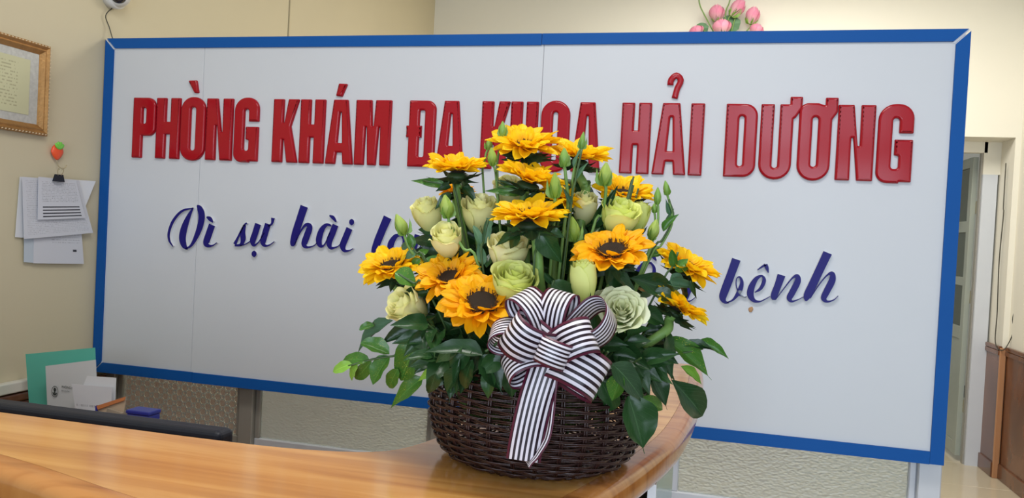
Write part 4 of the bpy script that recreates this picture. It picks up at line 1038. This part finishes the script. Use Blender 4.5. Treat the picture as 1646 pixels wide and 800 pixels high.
# ---------------------------------------------------------------- buds
def bud_meshes(mat):
    out = []
    for k in range(4):
        V = []; UV = []; F = []; NU, NV = 7, 9; a0 = k*1.57
        for j in range(NV+1):
            v = j/NV
            for i in range(NU+1):
                s = 2*i/NU-1
                r = .5*math.sin(math.pi*(v*.90+.07))**.8*(1.0-.45*v**2)*(1+.05*s)
                a = a0+s*1.1+v*1.5; V.append((r*math.cos(a), r*math.sin(a), v*(1-.06*s*s)+.03*(k % 2)*v)); UV.append((i/NU, v))
        for j in range(NV):
            for i in range(NU):
                a = j*(NU+1)+i; F.append((a, a+1, a+NU+2, a+NU+1))
        me = mesh(V, F, UV, 'petal'); me.polygons.foreach_set('use_smooth', [True]*len(me.polygons)); me.materials.append(mat); out.append(me)
    return out
BM_ = bud_meshes(M_bud); BG_ = bud_meshes(M_calyx)
def bud(px, py, dd, wpx, hpx, ax, label, path, green=False, awn=.7):
    depth = BD+dd; k = depth/FPX; P = at(px, py, depth); h = hpx*k; w = wpx*k; r = math.radians(ax)
    Z = (CU*math.cos(r)+CR*math.sin(r)-CF*.15).normalized(); X, Y, Z = frame_from_normal(Z); base = P-Z*h*.5
    t = thing('flower_bud', label, 'bud', base, 'flower buds on thin stems')
    Mx = Matrix.Translation(base) @ Matrix(((X.x, Y.x, Z.x), (X.y, Y.y, Z.y), (X.z, Y.z, Z.z))).to_4x4() @ Matrix.Diagonal((w, w, h, 1))
    for me in (BG_ if green else BM_): link(bpy.data.objects.new('petal', me), t, Mx)
    for q in range(5):
        a = q*1.257+.4; rad = X*math.cos(a)+Y*math.sin(a); b0 = base+rad*w*.16
        tip = base+Z*h*awn*random.uniform(.8, 1.15)+rad*w*random.uniform(.5, .95)
        add_leaf(t, b0, tip, w*.20, M_calyx, 'lance', rad, 'sepal')
    pts = [base+Z*.001]+[at(x, y, BD+dz) for x, y, dz in path]
    pts.append(into_core(pts[-1])); obj('stem', tube(catmull(pts, 4), .0016 if wpx < 18 else .0021, 6), M_stem, t, smooth=True)
BUDS = [
 (718, 332, -.04, 24, 38, -8, 'plump lime bud left of the tall cream rose', [(724, 362, -.04), (745, 400, -.05), (770, 430, -.05)], False),
 (644, 361, -.01, 22, 36, -22, 'lime bud at far left in front of the blue script', [(652, 384, -.01), (664, 408, -.01), (690, 432, 0)], False),
 (808, 208, .02, 13, 26, 0, 'small green bud rising left of the topmost sunflower', [(806, 235, .02), (800, 300, .02)], True),
 (786, 231, .03, 12, 20, 14, 'tiny dark bud leaning left of the topmost sunflower', [(780, 255, .03), (778, 310, .03)], True),
 (791, 252, -.01, 17, 30, -4, 'green bud beneath the tiny one at upper left of the top sunflower', [(796, 275, -.01), (800, 320, 0)], False),
 (907, 253, -.07, 18, 30, 0, 'grey-green bud in front of the sunflower with the bare stem', [(909, 280, -.07), (913, 330, -.06), (905, 380, -.05)], True),
 (892, 298, -.08, 19, 42, 0, 'long lime bud in front of the upper central sunflowers', [(892, 325, -.08), (890, 360, -.06)], False),
 (936, 226, -.06, 11, 28, 8, 'slender spiky bud on a long curved stem at top centre', [(928, 250, -.06), (920, 290, -.06), (917, 340, -.05)], True),
 (973, 280, -.03, 23, 38, 4, 'fat lime bud standing over the upper right sunflower', [(974, 305, -.03), (968, 345, -.02), (950, 380, -.02)], False),
 (1057, 315, .0, 13, 28, 0, 'narrow green bud at the upper right against the white board', [(1058, 335, 0), (1056, 370, 0), (1040, 410, 0)], True),
 (1052, 334, .01, 10, 16, 0, 'smallest green bud beside the narrow one at upper right', [(1053, 350, 0.01), (1052, 370, .01), (1040, 410, 0)], True),
 (1051, 369, -.01, 20, 34, 14, 'lime bud low on the right sprig above the wide-disc sunflower', [(1046, 390, 0), (1038, 420, 0)], False),
 (1071, 302, .01, 11, 24, -10, 'spiky bud at the very top of the right sprig', [(1077, 330, .01), (1080, 360, .01), (1062, 395, .01), (1040, 425, 0)], True),
 (922, 368, -.04, 22, 40, -8, 'lime bud half hidden between the centre and wide-disc sunflowers', [(925, 395, -.03), (922, 420, -.02)], False)]
for b_ in BUDS: bud(*b_)

# ---------------------------------------------------------------- leafy sprigs traced from the photograph
def sprig(label, depth, stem, leaves, group=None, r=.0016, name='leaf_sprig'):
    """stem: [(px,py)] outer -> inner ; leaves (bx,by,tx,ty,w,mat,kind[,dd])"""
    pts = [at(x, y, BD+depth) for x, y in stem]
    t = thing(name, label, 'foliage', pts[-1], group)
    pts = pts+[into_core(pts[-1])]
    obj('stem', tube(catmull(pts, 4), r, 6), M_twig, t, smooth=True)
    for lf_ in leaves:
        bx, by, tx, ty, w, mk, kind = lf_[:7]; dd = lf_[7] if len(lf_) > 7 else 0
        d0 = BD+depth+dd; d1 = d0+random.uniform(-.012, .012)
        add_leaf(t, at(bx, by, d0), at(tx, ty, d1), w*d0/FPX*1.05, MATS[mk], kind)
sprig('low left sprig of small rounded speckled leaves reaching out over the board', -.02, [(560, 588), (600, 577), (632, 572), (680, 566)],
 [(566, 585, 532, 593, 18, 'l', 'round'), (575, 586, 556, 608, 18, 'l', 'round'), (594, 578, 547, 573, 21, 'm', 'round'), (597, 580, 567, 616, 22, 'm', 'round'), (626, 569, 580, 548, 28, 'm', 'round'), (627, 572, 592, 612, 32, 'm', 'round'), (640, 592, 618, 628, 22, 'm', 'round')])
sprig('left sprig of broad dark leaves below the far left rose', -.01, [(640, 520), (680, 545), (720, 560)],
 [(678, 540, 634, 610, 48, 'm', 'round', -.02), (632, 515, 562, 557, 24, 'g', 'ovate'), (602, 523, 577, 529, 14, 'm', 'round'), (690, 522, 612, 548, 34, 'd', 'ovate'), (680, 606, 617, 652, 26, 'm', 'lance'), (700, 505, 660, 540, 34, 'd', 'ovate'), (720, 520, 690, 560, 34, 'd', 'ovate')])
sprig('curled lime leaves hanging over the left rim of the basket', -.09, [(690, 592), (715, 582), (745, 575)],
 [(715, 578, 683, 605, 15, 'l', 'lance'), (700, 592, 668, 612, 14, 'l', 'lance'), (720, 590, 702, 622, 20, 'd', 'round')])
sprig('sprig of big dark leaves draped over the basket front left', -.155, [(780, 565), (790, 560), (810, 560)],
 [(777, 572, 688, 549, 36, 'd', 'ovate'), (774, 572, 810, 632, 46, 'd', 'drip'), (760, 578, 735, 626, 26, 'd', 'round'), (815, 590, 830, 644, 36, 'd', 'drip'), (740, 575, 727, 640, 12, 'd', 'lance'), (790, 596, 780, 640, 26, 'd', 'ovate'), (800, 575, 770, 600, 30, 'd', 'ovate'), (830, 600, 862, 612, 22, 'd', 'ovate', .03), (760, 560, 722, 590, 32, 'd', 'obovate'), (745, 555, 690, 575, 30, 'd', 'ovate'), (740, 590, 715, 630, 26, 'd', 'ovate'), (700, 600, 690, 640, 22, 'd', 'ovate')])
sprig('pair of large drooping leaves with drip tips at the basket right', -.115, [(1010, 630), (1000, 610), (980, 590)],
 [(1010, 636, 1040, 730, 60, 'd', 'drip', -.02), (983, 584, 1046, 637, 42, 'd', 'ovate', -.03), (1000, 600, 982, 645, 30, 'm', 'ovate', -.03), (985, 622, 970, 668, 38, 'd', 'drip'), (965, 610, 990, 655, 34, 'd', 'ovate'), (975, 590, 1020, 610, 32, 'd', 'ovate', .02), (1000, 590, 1035, 645, 34, 'd', 'drip', .02), (985, 570, 1030, 580, 30, 'd', 'ovate', .02), (950, 620, 945, 650, 26, 'd', 'ovate')])
sprig('right sprig of broad glossy leaves reaching past the counter edge', .0, [(1130, 560), (1080, 570), (1040, 570), (1010, 575)],
 [(1079, 610, 1141, 670, 46, 'd', 'obovate', -.03), (1070, 545, 1156, 603, 34, 'm', 'drip'), (1120, 549, 1173, 574, 18, 'm', 'ovate'), (1045, 600, 1080, 655, 32, 'd', 'drip', -.04), (1094, 588, 1131, 618, 15, 'l', 'lance'), (1041, 577, 1092, 604, 20, 'd', 'ovate'), (1098, 556, 1160, 556, 18, 'd', 'lance')])
sprig('sprig with one fresh bright leaf over the counter right of the basket', -.05, [(1034, 636), (1020, 610), (1000, 590)],
 [(1034, 637, 1075, 665, 24, 'm', 'ovate'), (1034, 644, 1040, 668, 9, 'l', 'lance'), (1000, 538, 1028, 562, 18, 'l', 'ovate'), (1020, 610, 1050, 640, 26, 'd', 'ovate')])
sprig('broad dark leaves beneath the wide-disc sunflower', -.04, [(1010, 450), (1000, 470), (980, 500)],
 [(1012, 446, 1086, 466, 36, 'd', 'obovate'), (975, 436, 1014, 468, 30, 'd', 'ovate', -.03), (1050, 470, 1095, 480, 24, 'd', 'ovate'), (1030, 500, 1070, 520, 30, 'd', 'ovate')])
sprig('small rounded leaves over the rightmost upper sunflower', -.03, [(1090, 405), (1080, 430), (1060, 460)],
 [(1084, 428, 1080, 402, 14, 'm', 'round'), (1086, 432, 1107, 414, 15, 'm', 'ovate'), (1085, 435, 1108, 426, 15, 'm', 'ovate'), (1080, 440, 1098, 462, 24, 'g', 'round'), (1070, 455, 1120, 460, 16, 'g', 'ovate'), (1068, 470, 1090, 495, 18, 'g', 'round'), (1110, 450, 1118, 482, 9, 'd', 'lance')])
sprig('upright dark leaves beside the upper right lime bud', -.01, [(985, 305), (965, 345), (950, 380)],
 [(953, 366, 994, 298, 20, 'd', 'lance'), (948, 400, 962, 360, 22, 'd', 'ovate'), (965, 392, 985, 355, 26, 'd', 'ovate'), (940, 390, 918, 355, 26, 'd', 'ovate'), (925, 385, 948, 400, 16, 'm', 'ovate')])
sprig('single heart-shaped leaf hanging under the centre sunflower', -.10, [(868, 372), (862, 400), (858, 440)],
 [(868, 372, 900, 424, 36, 'd', 'ovate'), (845, 372, 790, 390, 20, 'd', 'lance'), (835, 375, 815, 400, 18, 'd', 'ovate'), (885, 372, 908, 380, 16, 'd', 'lance')])
sprig('rounded dark leaf lying over the bow top', -.12, [(890, 450), (885, 470), (880, 500)],
 [(886, 452, 938, 494, 34, 'd', 'round'), (875, 438, 898, 462, 12, 'd', 'lance')])
sprig('grey-green paired leaves left of the cream centre rose', -.05, [(785, 352), (778, 385), (776, 430)],
 [(777, 392, 787, 352, 14, 'g', 'round'), (774, 398, 766, 362, 13, 'g', 'round'), (778, 425, 768, 390, 15, 'g', 'ovate'), (782, 430, 792, 395, 14, 'd', 'ovate'), (790, 365, 782, 345, 8, 'g', 'ovate')])
sprig('loose small leaves beside the far left lime bud', -.01, [(655, 375), (668, 405), (690, 430)],
 [(660, 392, 640, 398, 12, 'g', 'round'), (664, 398, 658, 376, 13, 'm', 'round'), (668, 404, 650, 415, 14, 'g', 'ovate'), (672, 410, 690, 398, 12, 'm', 'ovate'), (676, 416, 662, 428, 13, 'm', 'round'), (684, 424, 700, 408, 12, 'm', 'ovate'), (702, 392, 655, 378, 20, 'd', 'ovate', .03), (706, 412, 662, 398, 24, 'd', 'ovate', .03), (704, 436, 668, 412, 24, 'd', 'ovate', .03), (700, 372, 672, 366, 16, 'd', 'ovate', .03)])
sprig('pointed leaf jutting left under the upper left sunflower', .0, [(680, 290), (715, 298), (735, 320)],
 [(716, 298, 662, 286, 15, 'm', 'lance'), (725, 300, 700, 306, 14, 'd', 'lance'), (745, 300, 765, 320, 16, 'd', 'ovate'), (725, 310, 700, 330, 15, 'd', 'ovate')])
sprig('pointed leaves jutting left under the second top sunflower', -.03, [(800, 300), (840, 308), (860, 330)],
 [(840, 310, 782, 302, 17, 'm', 'lance'), (835, 304, 800, 285, 10, 'd', 'lance'), (860, 312, 850, 335, 20, 'd', 'ovate')])
sprig('slim right-hand sprig of paired grey-green leaves against the board', .01, [(1075, 320), (1082, 350), (1065, 385), (1040, 420)],
 [(1066, 372, 1090, 343, 14, 'm', 'ovate'), (1068, 365, 1088, 330, 10, 'g', 'lance'), (1078, 345, 1070, 320, 8, 'g', 'lance'), (1050, 400, 1030, 385, 12, 'd', 'lance'), (1045, 412, 1075, 400, 14, 'm', 'ovate')])
sprig('slender paired leaves on the tall central bud stems', -.065, [(935, 240), (925, 290), (915, 350)],
 [(927, 288, 945, 256, 7, 'g', 'lance'), (922, 270, 932, 228, 6, 'g', 'lance'), (918, 330, 905, 300, 8, 'g', 'lance')])
sprig('green leaf crossing between the leftmost and left sunflowers', -.06, [(640, 440), (665, 455), (690, 470)],
 [(635, 438, 672, 455, 34, 'm', 'ovate'), (690, 470, 640, 470, 20, 'd', 'ovate')])
# hidden filler greenery: sprigs fanning out of the basket so that the bouquet is full from every side
rnd = random.Random(21)
for k in range(58):
    a = k*2.39996; h = .085+.24*((k*.618) % 1)**1.2; rr = (.17-.30*max(0, h-.18))*rnd.uniform(.65, 1)
    if h < .16: rr *= 1.0
    tip = BC+Vector((rr*math.cos(a), rr*math.sin(a), .06+h))
    b0 = into_core(tip, .5)
    # keep the space of the bow free
    t = thing('leaf_sprig', 'dark green leafy sprig filling the bouquet between the blooms', 'foliage', b0, 'dark filler sprigs inside the bouquet')
    mid = b0.lerp(tip, .5)+Vector((0, 0, .02)); pts = catmull([b0, mid, tip], 5)
    obj('stem', tube(pts, .0014, 5), M_twig, t)
    for q in range(7):
        p = pts[min(len(pts)-1, 4+q)]; an = rnd.uniform(0, 6.28)
        out = Vector((math.cos(a), math.sin(a), .2)); dv = (out*rnd.uniform(.3, 1)+Vector((math.cos(an), math.sin(an), rnd.uniform(-.5, .6)))).normalized()
        L = rnd.uniform(.040, .072)
        e_ = p+dv*L-BC
        if e_.xy.length > .20-.22*max(0, e_.z-.20) or e_.z > .33: continue
        if e_.x > .10 and e_.z > .26: continue
        fr_ = e_.dot(TOC)
        if (e_.z > .13 and fr_ > .085) or fr_ > .16: continue
        add_leaf(t, p, p+dv*L, L*rnd.uniform(.42, .6), M_leaf, rnd.choice(['ovate', 'ovate', 'drip', 'obovate']), Vector((math.cos(a), math.sin(a), .9)))

for k in range(34):
    x = rnd.uniform(690, 1060) if k % 3 else rnd.uniform(720, 1000); y = rnd.uniform(395, 545) if k % 3 else rnd.uniform(320, 410)
    tip = at(x, y, BD+rnd.uniform(.035, .10)); b0 = into_core(tip, .5)
    t = thing('leaf_sprig', 'dark leafy sprig in the rear of the bouquet, behind the roses', 'foliage', b0, 'dark filler sprigs at the rear of the bouquet')
    pts = catmull([b0, b0.lerp(tip, .5)+Vector((0, 0, .01)), tip], 5); obj('stem', tube(pts, .0014, 5), M_twig, t)
    for q in range(7):
        p = pts[min(len(pts)-1, 5+q)]; an = q*2.4+k; dv = (CR*math.cos(an)+CU*math.sin(an)*.9-CF*rnd.uniform(-.5, .3)).normalized(); L = rnd.uniform(.038, .058)
        add_leaf(t, p, p+dv*L, L*rnd.uniform(.45, .62), M_leaf, rnd.choice(['ovate', 'drip', 'obovate']))
for k in range(26):
    x, y, dd = (rnd.uniform(680, 800), rnd.uniform(520, 585), rnd.uniform(-.12, -.05)) if k % 2 else (rnd.uniform(950, 1090), rnd.uniform(530, 595), rnd.uniform(-.10, .0))
    tip = at(x, y, BD+dd); b0 = into_core(tip, .6)
    t = thing('leaf_sprig', ('dark leafy sprig over the left basket rim, below the front sunflowers' if k % 2 else 'dark leafy sprig over the right basket rim, right of the bow'), 'foliage', b0, ('dark sprigs over the left basket rim' if k % 2 else 'dark sprigs over the right basket rim'))
    pts = catmull([b0, b0.lerp(tip, .5)+Vector((0, 0, .03)), tip], 5); obj('stem', tube(pts, .0014, 5), M_twig, t)
    out = (tip-BC); out.z = 0; out.normalize()
    for q in range(5):
        p = pts[min(len(pts)-1, 6+q)]; dv = (out*rnd.uniform(.2, .9)+CR*rnd.uniform(-.8, .8)+Vector((0, 0, rnd.uniform(-.6, .35)))).normalized(); L = rnd.uniform(.034, .052)
        e_ = p+dv*L-BC
        if e_.z < .15 and e_.xy.length < .155: dv = (dv+out*.6+Vector((0, 0, .5))).normalized()
        add_leaf(t, p, p+dv*L, L*rnd.uniform(.45, .62), M_leaf, rnd.choice(['ovate', 'drip', 'ovate']))
# ---------------------------------------------------------------- ribbon bow
rb = thing('ribbon_bow', 'black and white striped ribbon bow with maroon edges on the basket front', 'bow', at(885, 565, BD-.17))
RW = .0385
def ribbon(name, pts, wdir, width=RW, n=8):
    P = catmull(pts, n); Wd = catmull(wdir, n) if isinstance(wdir, list) else [Vector(wdir)]*len(P)
    V = []; UV = []; F = []; L = 0
    for side in (0, 1):
        L = 0
        for i, p in enumerate(P):
            t = (P[min(i+1, len(P)-1)]-P[max(0, i-1)]).normalized(); w = Wd[i]; w = (w-t*w.dot(t)).normalized(); nn = t.cross(w)
            if i: L += (P[i]-P[i-1]).length
            for s in (-1, -.33, .33, 1):
                V.append(p+w*s*width/2+nn*(.0003*(1-2*side))); UV.append((.5+s*.5, L/width))
    m = len(P)*4
    for i in range(len(P)-1):
        for k in range(3):
            a = i*4+k; F.append((a, a+1, a+5, a+4)); F.append((m+a, m+a+4, m+a+5, m+a+1))
        for k in (0, 3):
            a = i*4+k; F.append((a, a+4, m+a+4, m+a) if k == 0 else (a, m+a, m+a+4, a+4))
    o = obj(name, mesh(V, F, UV), M_rib, rb, smooth=False)
    for p in o.data.polygons: p.use_smooth = True
    return o
KD = BD-.175      # depth of the knot plane
def loop(cx, cy, ang, length, lift, thick, wtilt=0, width=RW, d0=0, back=0):
    """teardrop loop leaving the knot towards screen angle ang (deg from +x, ccw); lift: how far its crown comes to the viewer; width axis lies across it"""
    k = (KD+d0)/FPX; o = at(cx, cy, KD+d0); a = math.radians(ang)
    d = CR*math.cos(a)+CU*math.sin(a); c = -CR*math.sin(a)+CU*math.cos(a)
    L = length*k; f = -CF
    w = (c*math.cos(wtilt)+f*math.sin(wtilt)).normalized(); e = d.cross(w); e = e if e.dot(f) > 0 else -e
    pts = [o+f*.004, o+d*L*.30+e*thick*.75, o+d*L*.68+e*thick*1.0, o+d*L*.95+e*thick*.62, o+d*L*1.02-e*thick*.02, o+d*L*.85-e*thick*.42, o+d*L*.45-e*thick*.30, o-f*.002]
    ribbon('bow_loop', pts, w, width)
# back loops first
loop(880, 562, 118, 100, 0, .024, .55, .036, .014)      # top left rear
loop(886, 556, 76, 88, 0, .022, -.5, .036, .010)      # top centre
loop(892, 556, 38, 104, 0, .028, .8, .036, .006)      # right outer
loop(872, 562, 166, 86, 0, .024, .95, .030, .014)      # far left
loop(880, 562, 147, 72, 0, .024, -.30, .046, -.008)      # upper left front
loop(890, 562, 18, 68, 0, .024, -.35, .042, -.012)      # right front
loop(888, 570, 329, 88, 0, .026, -.25, .050, -.002)      # lower right big
loop(878, 572, 207, 70, 0, .020, .75, .034, .0)        # lower left
# knot wrap
o = at(889, 567, KD-.034); d = (CR*math.cos(math.radians(-22))+CU*math.sin(math.radians(-22))); w_ = (CR*math.cos(math.radians(68))+CU*math.sin(math.radians(68)))
kp = []
for i in range(9):
    a = math.pi*(-.12+1.24*i/8); kp.append(o-CF*(.014*math.sin(a)-.002)+w_*0+d*(.0175*math.cos(a)))
ribbon('knot', kp, w_, .030, 3)
# tails
kk = KD/FPX
def pz(x, y, d): return at(x, y, KD+d)
ribbon('tail', [pz(884, 574, -.010), pz(874, 602, -.014), pz(862, 640, -.018), pz(852, 680, -.017), pz(845, 715, -.014), pz(841, 740, -.012)], [CR*.96+CU*.26-CF*.1, CR*.97+CU*.22, CR*.97+CU*.2, CR*.98+CU*.1, CR*.99, CR*.99-CU*.12], .0385)
ribbon('tail', [pz(884, 585, -.004), pz(880, 620, -.005), pz(878, 660, -.007), pz(871, 700, -.008), pz(858, 728, -.009), pz(847, 745, -.010)], [CR*.5-CF*.8, CR*.5-CF*.8, CR*.45-CF*.85, CR*.5-CF*.8+CU*.3, CR*.5-CF*.7+CU*.5, CR*.5-CF*.6+CU*.6], .036)

# ================================================================ LOTUS BUNCH ON THE BACK WALL
LD = 1  # depth from plane y
def lw(x, y, yy=BACK-.10): return on_plane(x, y, 1, yy)
vs = lw(1166, 80)
vz = thing('wall_vase', 'wall vase behind the sign top that carries the pink lotus flowers', 'vase', (vs.x, BACK-.07, vs.z-.14))
def lathe_z(prof, seg=24):
    V = []; F = []
    for z, r in prof:
        for k in range(seg):
            a = 2*math.pi*k/seg; V.append((r*math.cos(a), r*math.sin(a), z))
    for i in range(len(prof)-1):
        for k in range(seg): F.append((i*seg+k, i*seg+(k+1) % seg, (i+1)*seg+(k+1) % seg, (i+1)*seg+k))
    F.append(tuple(range(seg-1, -1, -1))); return mesh(V, F)
obj('vase_body', lathe_z([(0, .03), (.02, .045), (.1, .065), (.16, .06), (.18, .066), (.178, .06), (.10, .058), (.02, .04)]), M_cam, vz, Matrix.Translation((vs.x, BACK-.07, vs.z-.18)), smooth=True)
VT = Vector((vs.x, BACK-.07, vs.z-.03))
def lotus_set():
    out = []
    for k in range(14):
        f = k/13; a0 = k*2.4; V = []; UV = []; F = []; NU, NV = 5, 7
        for j in range(NV+1):
            v = j/NV
            for i in range(NU+1):
                s = 2*i/NU-1; wd = (math.sin(math.pi*min(1, .12+v*.86))**.7)*(.75)*(1 if v < 1 else .1)
                r = (.12+.34*f)*math.sin(math.pi*(.08+.72*v))+.02
                V.append((r*math.cos(a0+s*wd), r*math.sin(a0+s*wd), v*(1-.16*f))); UV.append((i/NU, v))
        for j in range(NV):
            for i in range(NU): a = j*(NU+1)+i; F.append((a, a+1, a+NU+2, a+NU+1))
        me = mesh(V, F, UV, 'petal'); me.polygons.foreach_set('use_smooth', [True]*len(me.polygons)); me.materials.append(M_lotus); out.append(me)
    return out
LS = lotus_set()
def lotus(px, py, w, h, ax, label, green=.3, d=0):
    P = lw(px, py, BACK-.10+d); k = 1.0*(P-CAM).dot(CF)/FPX; r = math.radians(ax); Z = (CU*math.cos(r)+CR*math.sin(r)-CF*.1).normalized(); X, Y, Z = frame_from_normal(Z)
    base = P-Z*h*k*.5; t = thing('lotus_flower', label, 'flower', base, 'pink lotus flowers above the sign')
    Mx = Matrix.Translation(base) @ Matrix(((X.x, Y.x, Z.x), (X.y, Y.y, Z.y), (X.z, Y.z, Z.z))).to_4x4() @ Matrix.Diagonal((w*k*1.02, w*k*1.02, h*k, 1))
    for me in LS: link(bpy.data.objects.new('petal', me), t, Mx)
    for q in range(6):
        a = q*1.047; rad = X*math.cos(a)+Y*math.sin(a); b0 = base-Z*h*k*.02+rad*w*k*.06
        add_leaf(t, b0, b0+(rad*.55+Z*.9).normalized()*h*k*(.38+green*.3), w*k*.42, M_calyx, 'round', rad, 'sepal')
    obj('stem', tube(catmull([base, base-Z*.03, base.lerp(VT, .6), VT], 4), .004, 6), M_stem, t, smooth=True)
lotus(1152, 20, 27, 28, 0, 'largest pink lotus, left of centre above the sign', .1)
lotus(1160, 42, 32, 26, -4, 'open deep pink lotus resting on the sign top edge', .0, -.05)
lotus(1119, 49, 26, 18, -20, 'low pink lotus at the left end of the bunch')
lotus(1186, 12, 24, 34, 38, 'half-open pink lotus with a broad green base near the frame top', .6)
lotus(1210, 24, 24, 30, 14, 'pink lotus on the right with a green cup on a thin stalk', .5)
lotus(1216, 47, 24, 20, 20, 'small pink lotus at the right end of the bunch, half behind the sign')
for i, (a, b_, c_, d_, w) in enumerate([(1165, 46, 1184, 30, 24), (1135, 47, 1122, 44, 16)]):
    t = thing('lotus_leaf', ['large round dark lotus leaf behind the open lotus', 'small round lotus leaf behind the left lotus'][i], 'leaf', lw(a, b_))
    p = lw((a+c_)/2, (b_+d_)/2, BACK-.08); k = (p-CAM).dot(CF)/FPX
    V = [p]+[p+(CR*math.cos(q*.3142)*(1+.1*math.sin(q*2.5))+CU*math.sin(q*.3142)-CF*.25*math.cos(q*.6))*w*k*.62 for q in range(20)]
    obj('blade', mesh(V, [(0, 1+q, 1+(q+1) % 20) for q in range(20)], [(.5, .5)]*21), M_leafg, t)
    obj('stem', tube([p, VT], .004, 6), M_stem, t)
for i, pp in enumerate(([(1122, -14), (1125, 8), (1133, 25), (1142, 42)], [(1176, -10), (1172, 5), (1166, 25)], [(1194, -12), (1190, 8), (1182, 28)])):
    c_ = [lw(x, y, BACK-.09) for x, y in pp]+[VT]
    tag(obj('lotus_stalk', tube(catmull(c_, 5), .0045, 6), M_stem, smooth=True), ['curved bare green stalk at the left of the lotus bunch', 'thin green stalk rising out of frame left of the half-open lotus', 'thin green stalk crossing in front of the half-open lotus'][i], 'stalk')
